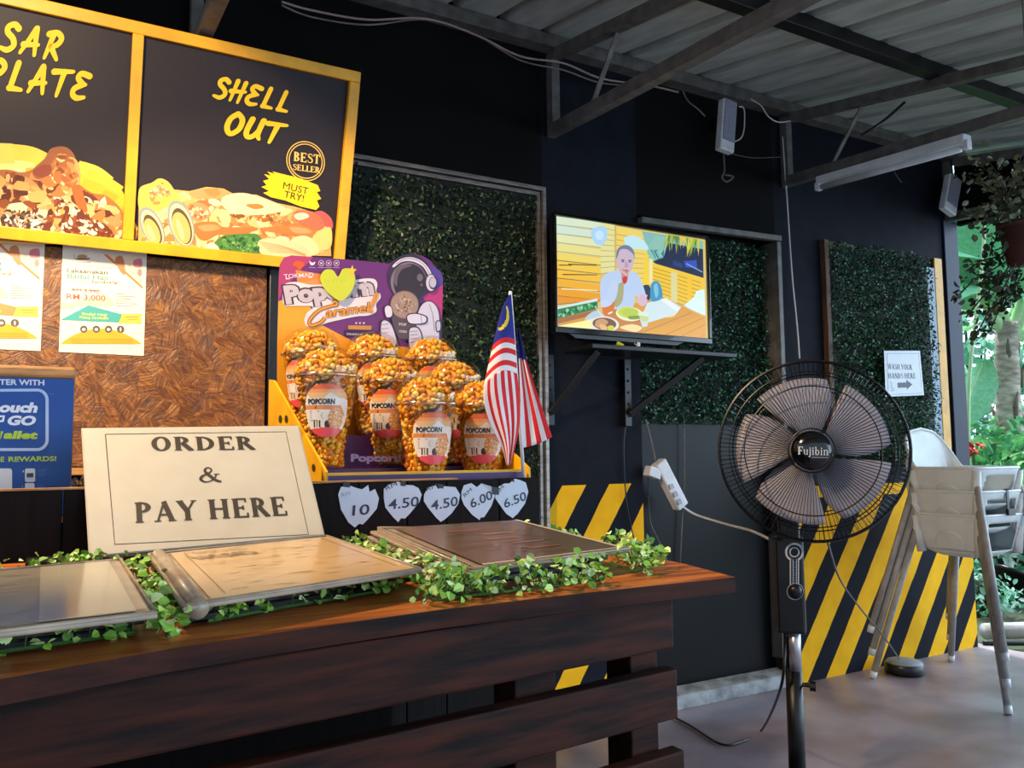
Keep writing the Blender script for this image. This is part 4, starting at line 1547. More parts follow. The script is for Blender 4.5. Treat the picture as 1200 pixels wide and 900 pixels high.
MB().tube([st(.006, 0, .36), st(.006, 0, .50)], .0165, 20).build('chrome_pole', m_chrome, t, True)
MB().tube([st(0, 0, .03), st(0, 0, .372)], .0235, 20).build('lower_pole', m_blackm, t, True)
MB().tube([st(.02, 0, .335), st(.045, -.012, .335)], .006, 8).lathe([(.014, -.008), (.014, .008)], st(.05, -.014, .335), Matrix((Vector((0, 0, 1)), -h, rr_)).transposed(), 8, cap0=True, cap1=True).build('clamp_knob', m_black, t)
MB().lathe([(.21, 0), (.21, .012), (.19, .024), (.06, .035), (.03, .06), (.026, .09)], ctr, None, 40, cap0=True).build('base', m_black, t, True)
cable('cable', [st(-.02, 0, .47), st(-.035, -.02, .33), onZ(893, 855, .01), onZ(872, 868, .006), onZ(845, 872, .006), onZ(808, 850, .006), onZ(770, 830, .006)], .0042, m_black, 'black power cord drooping from the fan to the floor')
cable('cable', [onY(970, 636, 1.75), onY(985, 680, 2.0), onY(1010, 715, 2.15), onY(1035, 745, 2.25), onZ(1055, 774, .05)], .0035, m_cable_g, 'grey cable from behind the fan to the round floor unit')

# ------------------------------------------------------------------ front counter made of dark boards
CT = .865
t = thing('front_counter', 'dark slatted wooden counter with a worn orange brown plank top', 'counter', (.15, .95, 0))
front = [(-.45, .52), (-.2, .565), (-.021, .603), (.081, .634), (.2, .652), (.30, .664), (.45, .668), (.649, .664)]
back = [(.674, .772), (.700, 1.0), (.71, 1.245), (-.45, 1.245)]
ol = front + back
mb = MB()
mb.hexa([Vector((x, y, CT - .016)) for x, y in ol], [Vector((x, y, CT)) for x, y in ol])
mb.m = [1 if i != 1 else 0 for i in range(len(mb.f))]
mb.build('counter_top', [m_wood_top, m_wood_dark], t)


def fy(x):
    return .60 + (x + .35) * .1056


zs = [(.847, .790), (.768, .716), (.682, .625), (.595, .54), (.51, .455), (.425, .37), (.34, .285), (.255, .20), (.17, .115), (.085, .03)]
dx = [0, .004, .012, .006, .0, .008, .003, 0, .006, 0]
for (za, zb), ex in zip(zs, dx):
    x1 = .592 + ex
    x0 = -.45
    MB().hexa([Vector((x0, fy(x0), zb)), Vector((x1, fy(x1), zb)), Vector((x1, fy(x1) + .02, zb)), Vector((x0, fy(x0) + .02, zb))],
              [Vector((x0, fy(x0), za)), Vector((x1, fy(x1), za)), Vector((x1, fy(x1) + .02, za)), Vector((x0, fy(x0) + .02, za))]).build('front_board', m_wood_dark, t, bevel=.0025)
for xa, xb in ((-.40, -.34), (.395, .445), (.545, .585)):
    MB().hexa([Vector((xa, fy(xa) + .021, 0)), Vector((xb, fy(xb) + .021, 0)), Vector((xb, fy(xb) + .065, 0)), Vector((xa, fy(xa) + .065, 0))],
              [Vector((xa, fy(xa) + .021, .846)), Vector((xb, fy(xb) + .021, .846)), Vector((xb, fy(xb) + .065, .846)), Vector((xa, fy(xa) + .065, .846))]).build('post', m_wood_dark, t, bevel=.002)
MB().span((-.45, .93, .05), (.36, .95, .845)).build('inner_panel', m_wood_black, t)
MB().span((.50, .80, .78), (.585, 1.2, .845)).build('side_rail', m_wood_dark, t)

# back counter with upright planks
t = thing('back_counter', 'black planked serving counter behind the front counter', 'counter', (.1, 1.5, 0))
x = .76
k = 0
ws = [.082, .10, .07, .082, .076, .09, .062, .085, .095, .088, .09, .09, .09]
zt = [.957, .956, .957, .9565, .956, .957, .956, .9575, .957, .957, .957, .957, .957]
for w, z in zip(ws, zt):
    MB().span((x - w + .0015, 1.25, 0), (x, 1.27, z)).build('front_plank', m_wood_black, t, bevel=.0015)
    x -= w
xl = x
MB().span((xl, 1.2702, .89), (.745, 1.95, .912)).build('worktop', m_wood_dark, t)
MB().span((.745, 1.2702, 0), (.76, 1.95, .912)).build('side_panel', m_wood_black, t)
MB().span((xl, 1.2495, .957), (.76 - .16, 1.2710, .9595)).build('cap_edge', m_tan, t)

# dark batten the order sign stands on
o = MB().span((-.02, 1.15, CT), (.40, 1.205, .8755)).build('batten', m_wood_black, None, bevel=.002)
tag(o, 'dark low batten on the counter under the order sign', 'batten')

# ------------------------------------------------------------------ menu folders on the counter
m_cover = mat('dark_brown_leatherette', '#1a1310', .5, c2='#100b09', scale=60, bump=.1)
m_bind = mat('brown_grey_vinyl_binding', '#a08d76', .4, c2='#7f6e5c', scale=30, coat=.3)


def bil(c, u, v):
    """corners: back-left, back-right, front-right, front-left"""
    a = c[0].lerp(c[1], u)
    b = c[3].lerp(c[2], u)
    return a.lerp(b, v)


def menu(lab, corners, hook, thick=.0235):
    c = [Vector(p) for p in corners]
    cen = sum(c, Vector()) / 4
    t = thing('menu_folder', lab, 'menu', (cen.x, cen.y, CT))
    # low black tray, pages, cover
    i0 = [bil(c, u, v) for u, v in ((.05, .05), (.95, .05), (.95, .84), (.05, .84))]
    MB().hexa([Vector((p.x, p.y, CT)) for p in reversed(i0)], [Vector((p.x, p.y, CT + .008)) for p in reversed(i0)]).build('tray', m_black, t, bevel=.002)
    i1 = [bil(c, u, v) for u, v in ((.015, .015), (.985, .015), (.985, .85), (.015, .85))]
    MB().hexa([Vector((p.x, p.y, CT + .0082)) for p in reversed(i1)], [p - Vector((0, 0, .004)) for p in reversed(i1)]).build('pages', m_cover, t, bevel=.001)
    MB().hexa([p - Vector((0, 0, .0038)) for p in reversed(c)], [p for p in reversed(c)]).build('cover', m_bind, t, bevel=.0015)
    rim = [bil(c, u, v) for u, v in ((.006, .006), (.994, .006), (.994, .994), (.006, .994))]
    mb = MB()
    for k in range(4):
        mb.tube([rim[k] + Vector((0, 0, .0005)), rim[(k + 1) % 4] + Vector((0, 0, .0005))], .0019, 6)
    mb.build('piping', m_bind, t, True)
    hook(t, c)
    return t


def sheet(t, c, u0, u1, v0, v1, fn, name='page'):
    O = bil(c, 0, 1)
    ux = (c[2] - c[3]).normalized()
    uy = (c[0] - c[3])
    A = Art(O + Vector((0, 0, .0006)), ux, uy)

    def q(u, v):
        p = bil(c, u, v) - A.O
        return (p.dot(A.ux), p.dot(A.uy))
    A.q = q
    A.poly([q(u0, v0), q(u1, v0), q(u1, v1), q(u0, v1)], fn(A), 0)
    return A


def m2(t, c):
    def f(A):
        return '#cfae7c'
    A = sheet(t, c, .10, .985, .03, .965, f)
    for k in range(80):
        v = R.uniform(.04, .95)
        u = R.uniform(.11, .8)
        A.poly([A.q(u, v), A.q(u + R.uniform(.05, .17), v + R.uniform(-.01, .01)), A.q(u + .1, v + .006)], R.choice(['#c4a06c', '#d8ba8a', '#bd9963', '#d9bd90']), 1 + R.random() * .5)
    A.text(sans('SPECIAL'), A.q(.22, .15), A.q(.47, .15), .020, '#a58659', 3, loc=True)
    A.text(sans('NYUMO', .03), A.q(.21, .30), A.q(.50, .30), .032, '#86683f', 3, loc=True)
    for k in range(7):
        A.poly([A.q(.22, .40 + k * .05), A.q(.22 + R.uniform(.15, .4), .40 + k * .05), A.q(.22 + .15, .405 + k * .05)], '#9a7a4e', 3)
    for a, b in (((.16, .08), (.16, .92)), ((.93, .06), (.93, .9))):
        A.poly([A.q(*a), A.q(a[0] + .004, a[1]), A.q(b[0] + .004, b[1]), A.q(*b)], '#8d7048', 2)
    A.build('page', m_gloss, t)
    MB().tube([bil(c, .05, 0) + Vector((0, 0, -.003)), bil(c, .05, 1) + Vector((0, 0, -.003))], .008, 12).build('spine', m_bind, t, True)


def m1(t, c):
    A = sheet(t, c, .02, .95, .03, .96, lambda A: '#aaa292')
    for k in range(60):
        v = R.uniform(.04, .93)
        u = R.uniform(.04, .7)
        A.poly([A.q(u, v), A.q(u + R.uniform(.05, .2), v + R.uniform(-.004, .004)), A.q(u + .1, v + .008)], R.choice(['#a0988a', '#b4ab99', '#98907f']), 1 + R.random() * .5)
    A.poly([A.q(.72, .03), A.q(.95, .03), A.q(.95, .96), A.q(.72, .96)], '#cfc8b4', 2)
    for k in range(4):
        A.poly([A.q(.55, .35 + k * .06), A.q(.66, .35 + k * .06), A.q(.66, .357 + k * .06), A.q(.55, .357 + k * .06)], '#dcd6c4', 3)
    A.blob = None
    A.poly([A.q(.3, .42), A.q(.38, .40), A.q(.42, .42), A.q(.38, .44)], '#e5d3a8', 3)
    A.build('page', m_gloss, t)
    q = [bil(c, u, v) + Vector((0, 0, .003)) for u, v in ((.02, .03), (.975, .03), (.975, .97), (.02, .97))]
    MB().add([q[3], q[2], q[1], q[0]], [(0, 1, 2, 3)]).build('laminate', m_lam, t)


def m3(t, c):
    A = sheet(t, c, .09, .985, .03, .965, lambda A: '#51453a')
    for k in range(110):
        v = R.uniform(.04, .94)
        u = R.uniform(.1, .8)
        A.poly([A.q(u, v), A.q(u + R.uniform(.06, .18), v + R.uniform(-.005, .005)), A.q(u + .1, v + .008)], R.choice(['#4a3e34', '#5d5044', '#42372e', '#655848']), 1 + R.random() * .5)
    for k in range(5):
        u0 = R.uniform(.3, .55)
        A.poly([A.q(u0, .25 + k * .13), A.q(u0 + .22, .25 + k * .13), A.q(u0 + .22, .262 + k * .13), A.q(u0, .262 + k * .13)], R.choice(['#a8876a', '#b59a78', '#b0603c']), 3)
    A.poly([A.q(.955, .03), A.q(.985, .03), A.q(.985, .965), A.q(.955, .965)], '#d8cbb0', 2)
    A.poly([A.q(.09, .95), A.q(.985, .95), A.q(.985, .965), A.q(.09, .965)], '#d8cbb0', 2)
    A.build('page', m_gloss, t)
    # a second and third folder edge showing at the spine, with stitching
    for k in range(3):
        d = Vector((-.004 * k, 0, -.005 - .006 * k))
        MB().beam(bil(c, -.005, 0) + d, bil(c, -.005, 1) + d, .016, .0042).build('folder_edge', m_bind, t, bevel=.001)
    mb = MB()
    a, b = bil(c, .02, .01), bil(c, .02, .99)
    for k in range(40):
        p = a.lerp(b, (k + .5) / 40) + Vector((0, 0, .0012))
        mb.box(p, (.002, .004, .0012))
    mb.build('stitching', m_black, t)


menu('grey covered menu folder at the left end of the counter', [(-.20, .93, .889), (.073, .990, .889), (.0715, .640, .889), (-.19, .60, .889)], m1)
menu('tan wood patterned menu folder in front of the order sign', [(.1008, 1.016, .89), (.334, 1.108, .89), (.315, .735, .89), (.0894, .652, .89)], m2)
menu('dark brown menu folder stack under the heart price notes', [(.366, 1.0, .907), (.590, 1.037, .893), (.587, .765, .889), (.353, .708, .890)], m3)

# ------------------------------------------------------------------ order sign
A = Art((.197, 1.1775, .881), (1, .015, .027), (0, .758 * 0 + .65, .76))
c4 = [(97, 502), (349, 499), (379, 626), (106, 651)]
P4 = [A.L(*p) for p in c4]
A.poly(P4, '#dbd3c1', 0)
inn = [(123.5, 509), (335, 506), (361.5, 626.5), (134.5, 638)]
A.line(inn + [inn[0]], .0013, '#3a332b', 1)
A.text(serif('ORDER', .10), (177, 528.5), (299.5, 527), .0268, '#4a423a', 2)
A.text(serif('&'), (232.5, 565.5), (259, 565), .028, '#4a423a', 2)
A.text(serif('PAY HERE', .10), (158.5, 613), (338, 604), .034, '#4a423a', 2)
t = thing('order_sign', 'laminated white order and pay here sign leaning on the back counter', 'sign', (.197, 1.1775, .8757))
A.build('paper', m_print, t)
q = [A.W(p[0], p[1], .0012) for p in P4]
cc = sum(q, Vector()) / 4
q = [cc + (p - cc) * 1.012 for p in q]
MB().add(list(reversed(q)), [(0, 1, 2, 3)]).build('laminate', m_lam, t)
MB().hexa([p - A.n * .0034 for p in reversed(q)], [p - A.n * .0022 for p in reversed(q)]).build('backing', mat('off_white_card', '#cfc6b2', .6), t)

# ------------------------------------------------------------------ heart price notes on the planks
hx = lambda x, y: (380 + x / 4.615, 560 + y / 4.615)
H0 = [(75, 90), (90, 50), (130, 38), (175, 55), (205, 62), (238, 38), (245, 75), (275, 60), (296, 110), (285, 165), (235, 225), (208, 252), (190, 248), (165, 268), (130, 240), (90, 170)]
H1 = [(322, 60), (345, 38), (400, 20), (440, 38), (480, 40), (510, 55), (527, 90), (515, 130), (470, 185), (438, 220), (415, 218), (400, 240), (370, 210), (330, 160), (322, 110)]
H2 = [(540, 90), (560, 55), (600, 38), (615, 60), (650, 45), (710, 50), (735, 90), (725, 140), (690, 190), (655, 222), (630, 238), (605, 215), (560, 160), (538, 125)]
H3 = [(742, 75), (755, 40), (795, 28), (825, 50), (850, 30), (915, 50), (922, 100), (905, 150), (865, 212), (845, 215), (840, 228), (800, 200), (755, 145), (742, 110)]
H4 = [(925, 85), (945, 45), (975, 30), (1000, 30), (1030, 5), (1060, 12), (1090, 25), (1104, 75), (1085, 140), (1045, 195), (1032, 205), (1020, 218), (985, 195), (945, 140), (925, 110)]
notes = [('10', H0, (150, 205), (242, 197), .016, 'blue white heart note reading 10, leftmost of the price hearts', []),
         ('4.50', H1, (345, 172), (510, 152), .0155, 'heart note reading 4.50, second from the left under the popcorn box', [('RM', (336, 68), (395, 40))]),
         ('4.50', H2, (577, 176), (722, 150), .0155, 'heart note reading 4.50, middle one of the price hearts', [('RM', (555, 72), (612, 48))]),
         ('6.00', H3, (795, 165), (912, 112), .0150, 'heart note reading 6.00, right of the middle price heart', [('RM', (760, 105), (800, 68))]),
         ('6.50', H4, (975, 165), (1094, 118), .0150, 'heart note reading 6.50, rightmost of the price hearts', [('RM', (938, 90), (972, 52))])]
tapes = [((100, 20), (140, 52)), ((410, 14), (440, 46)), ((614, 32), (645, 58)), ((905, 48), (945, 92)), ((1010, 8), (1028, 22))]
for i, (txt, H, p0, p1, hh, lab, rm) in enumerate(notes):
    A = Art((0, 1.2485, .9), (1, 0, 0), (0, -.0, 1), hx)
    A.pp(H, '#c4d2e0', 0)
    A.text(sans(txt, .012), p0, p1, hh, '#1d2240', 2, shear=.12)
    for s_, a, b in rm:
        A.text(sans(s_), a, b, .0062, '#20263c', 2)
    if i == 0:
        A.text(sans('RM'), (95, 105), (140, 92), .006, '#93a3b8', 2)
        A.line([(95, 100), (98, 75)], .0007, '#93a3b8', 2)
    if i == 3:
        A.pp([(845, 28), (920, 52), (918, 80), (880, 58)], '#aeb6bc', 1)
    cen = A.W(*A.L(H[0][0] + 100, 140))
    t = thing('price_note', lab, 'price note', cen, 'heart shaped price notes on the black planks')
    A.build('note', m_print, t)
    a, b = tapes[i]
    B = Art((0, 1.2478, .9), (1, 0, 0), (0, 0, 1), hx)
    B.pp([a, (b[0], a[1] + 4), b, (a[0] + 3, b[1] - 3)], '#0c0c0f', 0)
    B.build('tape', m_print, t)

# ------------------------------------------------------------------ payment sign standing on the back counter
ex = lambda x, y: (x / 5.29, 420 + y / 5.29)
t = thing('payment_sign', 'blue cashless payment sign with tan wooden top edge on the back counter', 'sign', (-.07, 1.43, .912))
MB().span((-.19, 1.422, .912), (.0315, 1.436, 1.128)).build('board', m_tan, t, bevel=.004)
MB().span((-.19, 1.415, 1.1195), (.0325, 1.438, 1.137)).build('top_edge', m_tan, t, bevel=.004)
A = Art((0, 1.4212, 1.0), (1, 0, 0), (0, 0, 1), ex)
A.poly([(-.19, -.086), (.0305, -.086), (.0305, .1193), (-.19, .1193)], '#1d4f9e', 0)
A.text(sans('TER WITH', .03), (-4, 164), (275, 168), .0085, '#dfe6f2', 2)
ro = []
R_ = 62
for cx, cy, a0 in ((230, 258, -90), (230, 503, 0)):
    ro += [(cx + R_ * math.cos(math.radians(a0 + 9 * k)), cy + R_ * math.sin(math.radians(a0 + 9 * k))) for k in range(11)]
A.line([(-60, 198)] + ro + [(-60, 565)], .0042, '#b8cdf0', 2)
A.text(sans('ouch', .05), (-12, 335), (226, 337), .0155, '#e3ebf6', 3, shear=.22)
A.text(sans('GO', .05), (38, 414), (214, 416), .0145, '#e3ebf6', 3, shear=.22)
A.line([(-6, 360), (24, 358), (18, 388), (-8, 390)], .0034, '#e3ebf6', 3)
A.text(sans('allet', .05), (18, 498), (228, 500), .0118, '#b5d332', 3, shear=.2)
A.line([(-8, 450), (2, 498), (14, 452)], .0030, '#b5d332', 3)
A.text(sans('TM'), (300, 225), (330, 226), .0024, '#5f86c4', 2)
A.text(sans('E', .03), (3, 641), (26, 641), .0074, '#b5d332', 2)
A.text(sans('REWARDS!', .03), (52, 641), (349, 636), .0074, '#b5d332', 2)


def rbox(x0, y0, x1, y1, r, col, lay):
    pts = []
    for cx, cy, a0 in ((x1 - r, y0 + r, -90), (x1 - r, y1 - r, 0), (x0 + r, y1 - r, 90), (x0 + r, y0 + r, 180)):
        pts += [(cx + r * math.cos(math.radians(a0 + 18 * k)), cy + r * math.sin(math.radians(a0 + 18 * k))) for k in range(6)]
    A.pp(pts, col, lay)


rbox(-120, 682, 75, 860, 16, '#dfe6ef', 2)
rbox(155, 682, 218, 765, 10, '#d5deea', 2)
rbox(155, 772, 214, 860, 10, '#d5deea', 2)
A.pp([(165, 712), (207, 710), (207, 735), (165, 737)], '#31405f', 3)
A.text(sans('1'), (141, 706), (147, 706), .003, '#cfd9ea', 2)
A.text(sans('2'), (135, 800), (142, 800), .003, '#cfd9ea', 2)
for k in range(4):
    A.line([(234, 692 + k * 11), (290 - 14 * (k % 2), 690 + k * 11)], .0005, '#5f86c4', 2)
for k in range(3):
    A.line([(226, 785 + k * 11), (280 - 10 * (k % 2), 783 + k * 11)], .0005, '#5f86c4', 2)
A.build('sign_face', m_print, t)
o = MB().grid(lambda u, v: Vector((.028 + .034 * u, 1.30 + .10 * v, .9605 + .012 * math.sin(u * 9) * math.sin(v * 7) * (1 if v > .2 else 0) + .006 * u)), 8, 8).build('tape_scrap', m_lam, None, True)
tag(o, 'crumpled clear tape scrap on the ledge left of the order sign', 'tape')

# ------------------------------------------------------------------ popcorn display box
t = thing('popcorn_display', 'yellow and purple cardboard popcorn display box with printed header card', 'display box', (.58, 1.5, .912))
BZ = .9125
MB().span((.395, 1.30, BZ), (.770, 1.70, BZ + .004)).build('base', m_gold, t)
mb = MB()
mb.span((.392, 1.298, BZ + .0042), (.758, 1.302, .9665), 0)
mb.span((.392, 1.2975, .9667), (.758, 1.3055, .971), 1)
mb.build('front_lip', [m_purple, m_gold], t)
for xs, nm in ((.388, 0), (.766, 1)):
    MB().hexa([Vector((xs, 1.298, BZ)), Vector((xs, 1.70, BZ)), Vector((xs, 1.70, 1.155)), Vector((xs, 1.66, 1.150)), Vector((xs, 1.298, .973))],
              [Vector((xs + .004, 1.298, BZ)), Vector((xs + .004, 1.70, BZ)), Vector((xs + .004, 1.70, 1.155)), Vector((xs + .004, 1.66, 1.150)), Vector((xs + .004, 1.298, .973))]).build('side_panel', m_gold, t)
for cx, cy in ((328.5, 491), (335.5, 491), (367.5, 548)):
    A = Art((.3875, 1.5, 1.0), (0, -1, 0), (0, 0, 1))
    A.ell(cx, cy, 2.0, 4.6, '#3a2c10', 1)
    A.build('punched_hole', m_print, t)
MB().span((.3925, 1.43, BZ + .0042), (.7655, 1.695, .975)).span((.3925, 1.555, .9752), (.7655, 1.695, 1.0375)).build('step', m_purple, t)
A = Art((.58, 1.4295, .93), (1, 0, 0), (0, 0, 1))
A.text(sans('Popcorn', .05), (411, 541), (470, 541), .014, '#8f7aa8', 1)
A.build('step_print', m_print, t)
# header card
cy_ = lambda x, y: (320 + x / 5.714, 290 + y / 5.714)
A = Art((.58, 1.712, 1.3), (1, 0, 0), (0, 0, 1), cy_)
out = [(22, 1500), (30, 640), (40, 180), (48, 110), (75, 66), (125, 52), (560, 85), (775, 108), (800, 92), (850, 62), (900, 48), (950, 46), (1000, 55), (1050, 85), (1095, 140),
       (1125, 165), (1138, 205), (1130, 560), (1125, 1500)]
A.pp(out, '#6b2a72', 0)
A.pp([(22, 1500), (28, 640), (36, 360), (120, 330), (250, 400), (330, 520), (480, 560), (700, 640), (1125, 700), (1125, 1500)], '#eaa21e', 1)
A.pp([(36, 360), (40, 180), (48, 110), (75, 66), (125, 52), (270, 63), (230, 110), (150, 190), (60, 300)], '#b03a6a', 1)
A.pp([(150, 150), (330, 180), (420, 330), (260, 360), (170, 290)], '#d9863c', 2)
A.pp([(60, 360), (180, 240), (330, 200), (270, 330), (120, 350)], '#e0924a', 2)
A.pp([(1000, 330), (1137, 250), (1132, 480), (1060, 420)], '#c22e78', 1)
A.pp([(1040, 110), (1095, 140), (1125, 165), (1138, 205), (1137, 250), (1060, 300)], '#5a3f98', 1)
A.pp([(330, 520), (470, 470), (700, 560), (760, 640), (560, 640)], '#6b2a72', 2)
# brand mark
A.blob([(132, 110), (150, 92), (180, 92), (208, 104), (206, 126), (192, 134), (190, 146), (162, 146), (158, 132), (138, 126)], '#d9562c', 3)
A.text(sans('TOKMAD', .008), (74, 208), (272, 196), .0088, '#e9d9ea', 3)
A.pp([(84, 207), (112, 205), (112, 213), (84, 214)], '#e9d9ea', 3)
A.pp([(236, 198), (262, 196), (262, 204), (236, 206)], '#e9d9ea', 3)
for k, cx in enumerate((262, 322, 372, 424)):
    if k == 0:
        A.blob([(242, 90), (262, 102), (282, 96), (274, 116), (252, 118)], '#e6d6ea', 3)
    else:
        A.line([(cx + 18 * math.cos(a), 106 + 19 * math.sin(a)) for a in [2 * PI * i / 14 for i in range(15)]], .0009, '#e6d6ea', 3)
        A.line([(cx - 9, 100), (cx + 8, 112)], .0014, '#e6d6ea', 3)
        A.line([(cx - 6, 114), (cx + 7, 98)], .0014, '#e6d6ea', 3)
    A.line([(cx - 22, 134), (cx + 22, 136)], .0008, '#cdb6d4', 3)
# Popcorn lettering: white cloud, dark edge, grey pink face
cl = [(68, 270), (90, 240), (160, 232), (250, 250), (340, 245), (430, 235), (540, 220), (620, 208), (680, 214), (697, 250), (690, 300), (715, 310), (718, 340), (690, 380), (690, 430),
      (640, 455), (560, 462), (470, 480), (380, 500), (300, 525), (230, 530), (208, 490), (225, 440), (265, 405), (240, 392), (130, 392), (75, 388), (62, 330)]
A.blob(cl, '#e6d9dc', 4)
A.text(sans('Popcorn', .13), (76, 388), (690, 322), .044, '#4a3040', 5)
A.text(sans('Popcorn', .06), (87, 383), (680, 319), .040, '#c9bcc4', 6)
car = [[(395, 372), (420, 360), (425, 385), (380, 395), (310, 420), (255, 470), (240, 510), (262, 522), (320, 500), (345, 470)]]
A.line(car[0], .0080, '#6b3a12', 7, 5)
A.line(car[0], .0052, '#e59320', 8, 5)
A.text(sans('aramel', .05), (346, 474), (640, 432), .022, '#6b3a12', 7, shear=.35)
A.text(sans('aramel', .02), (348, 473), (638, 432), .021, '#e59320', 8, shear=.35)
A.line([(640, 432), (690, 340), (700, 312), (680, 320), (655, 400), (650, 432), (668, 425)], .0045, '#e59320', 8, 5)
hx_ = [(432, 352), (350, 270), (318, 215), (325, 170), (350, 150), (390, 152), (418, 172), (440, 150), (480, 138), (520, 148), (548, 190), (545, 250), (515, 310), (470, 358)]
for cx in (555, 580, 606):
    A.ell(cx, 507, 7, 7, '#d8b4c4', 6)
A.pp([(502, 522), (658, 524), (656, 552), (502, 548)], '#c98a3c', 6)
A.pp([(474, 552), (700, 560), (698, 605), (474, 598)], '#3a1640', 6)
A.text(sans('CRUNCHY', .03), (490, 586), (600, 590), .0042, '#d9c8dc', 7)
# little space suited figure hugging a popcorn cup
A.ell(912, 205, 148, 160, '#3b2a46', 8)
A.blob([(800, 120), (850, 80), (920, 66), (990, 90), (1040, 140), (1060, 190), (1046, 200), (1000, 130), (930, 95), (860, 98), (806, 134)], '#e4d6e4', 9)
A.line([(820, 112), (880, 78), (950, 82), (1010, 120), (1046, 180)], .0009, '#3b2a46', 10, 5)
A.ell(905, 232, 120, 132, '#8b7686', 9)
A.ell(913, 236, 110, 126, '#35262f', 10)
A.blob([(806, 190), (830, 130), (890, 116), (925, 124), (860, 150), (832, 200), (826, 260), (808, 240)], '#6c5a66', 11)
A.ell(980, 203, 20, 25, '#75666f', 11)
A.ell(991, 252, 7, 9, '#75666f', 11)
A.ell(1056, 240, 40, 62, '#3b2a46', 11)
A.ell(1054, 238, 33, 55, '#dccfdd', 12)
A.ell(1066, 240, 27, 42, '#3b2a46', 13)
A.ell(1066, 236, 23, 35, '#c9bcd0', 14)
A.blob([(975, 400), (1020, 360), (1070, 365), (1108, 420), (1118, 500), (1120, 560), (1100, 700), (960, 720), (900, 640), (940, 500)], '#3b2a46', 12)
A.blob([(982, 404), (1022, 366), (1066, 372), (1100, 422), (1110, 500), (1108, 560), (1092, 690), (965, 700), (910, 630), (950, 500)], '#dcd3e2', 13)
A.line([(1042, 380), (1062, 440), (1070, 490), (1076, 560)], .0010, '#3b2a46', 14, 4)
A.blob([(712, 530), (720, 490), (750, 482), (790, 510), (820, 580), (830, 660), (760, 680), (716, 600)], '#3b2a46', 12)
A.blob([(720, 530), (728, 498), (750, 491), (784, 516), (812, 585), (820, 650), (762, 668), (724, 600)], '#d9d0e0', 13)
for k in range(3):
    A.line([(722, 520 + k * 26), (770, 512 + k * 30)], .0009, '#3b2a46', 14)
A.blob([(792, 440), (962, 440), (930, 600), (905, 615), (850, 612), (828, 590)], '#5b4550', 14)
A.ell(876, 385, 98, 96, '#6a4f4c', 14)
A.ell(876, 385, 92, 90, '#a9897a', 15)
A.speck([(800, 380), (830, 320), (880, 300), (930, 325), (960, 385), (930, 440), (876, 462), (820, 440)], [lin(c) for c in ('#c4a58c', '#8a6450', '#b78f6c', '#d4bca8')], 60, .0035, 16)
A.text(sans('POP', .05), (838, 524), (890, 528), .0062, '#c4b4ac', 16)
A.text(sans('CORN', .05), (838, 570), (890, 574), .0055, '#c4b4ac', 16)
A.blob([(738, 410), (760, 385), (790, 400), (800, 450), (785, 475), (750, 472)], '#3b2a46', 16)
A.blob([(744, 412), (762, 392), (786, 404), (793, 448), (780, 467), (754, 464)], '#e2d8e6', 17)
A.blob([(886, 470), (905, 445), (950, 440), (1000, 450), (1030, 470), (1020, 510), (960, 520), (905, 512)], '#3b2a46', 17)
A.blob([(893, 470), (908, 452), (950, 447), (996, 457), (1020, 473), (1012, 503), (958, 512), (908, 505)], '#e2d8e6', 18)
A.line([(985, 452), (990, 512)], .0009, '#3b2a46', 19)
A.blob([(900, 560), (930, 530), (975, 540), (1000, 610), (990, 700), (910, 700)], '#3b2a46', 15)
A.blob([(908, 564), (932, 538), (970, 548), (990, 610), (980, 690), (916, 690)], '#d9d0e0', 16)
for k in range(4):
    A.line([(912, 566 + k * 24), (966, 560 + k * 24)], .0009, '#3b2a46', 17)
A.blob([(1084, 500), (1112, 490), (1122, 520), (1118, 560), (1090, 566)], '#3b2a46', 15)
A.blob([(1090, 504), (1110, 497), (1116, 520), (1112, 553), (1094, 558)], '#cfc6da', 16)
card = A.build('header_card', m_print, t)
MB().prism([A.W(*A.L(*p), -.0005) for p in out], (0, 1, 0), .003).build('card_backing', m_purple, t)
# sticky heart on the card
th = thing('heart_note', 'yellow green heart sticky note with star on the display card', 'sticky note', (.50, 1.705, 1.36))
B = Art((0, 1.705, 1.3), (1, 0, 0), (0, 0, 1), cy_)
B.blob([(435, 195), (400, 152), (350, 150), (318, 190), (325, 240), (365, 300), (455, 358), (520, 300), (548, 235), (545, 180), (510, 142), (465, 146)], '#c9d233', 0)
for k in range(9):
    B.line([(350 + k * 18, 215), (352 + k * 18, 232 - 6 * (k % 3))], .0006, '#8f9a3a', 1)
B.pp([(528 + (34 if i % 2 == 0 else 15) * math.sin(PI * i / 5 + .1), 155 - (38 if i % 2 == 0 else 17) * math.cos(PI * i / 5 + .1)) for i in range(10)], '#e8c838', 1)
B.build('note', m_print, th)

# ------------------------------------------------------------------ popcorn cups
PH = .165


def cup_r(z):
    return .034 + (.0560 - .034) * z / PH


rp = random.Random(21)
PC = [lin(c) for c in ('#f2a51c', '#f8b92c', '#ea9414', '#fcc944', '#de820c', '#f5ae26', '#fdd568')]


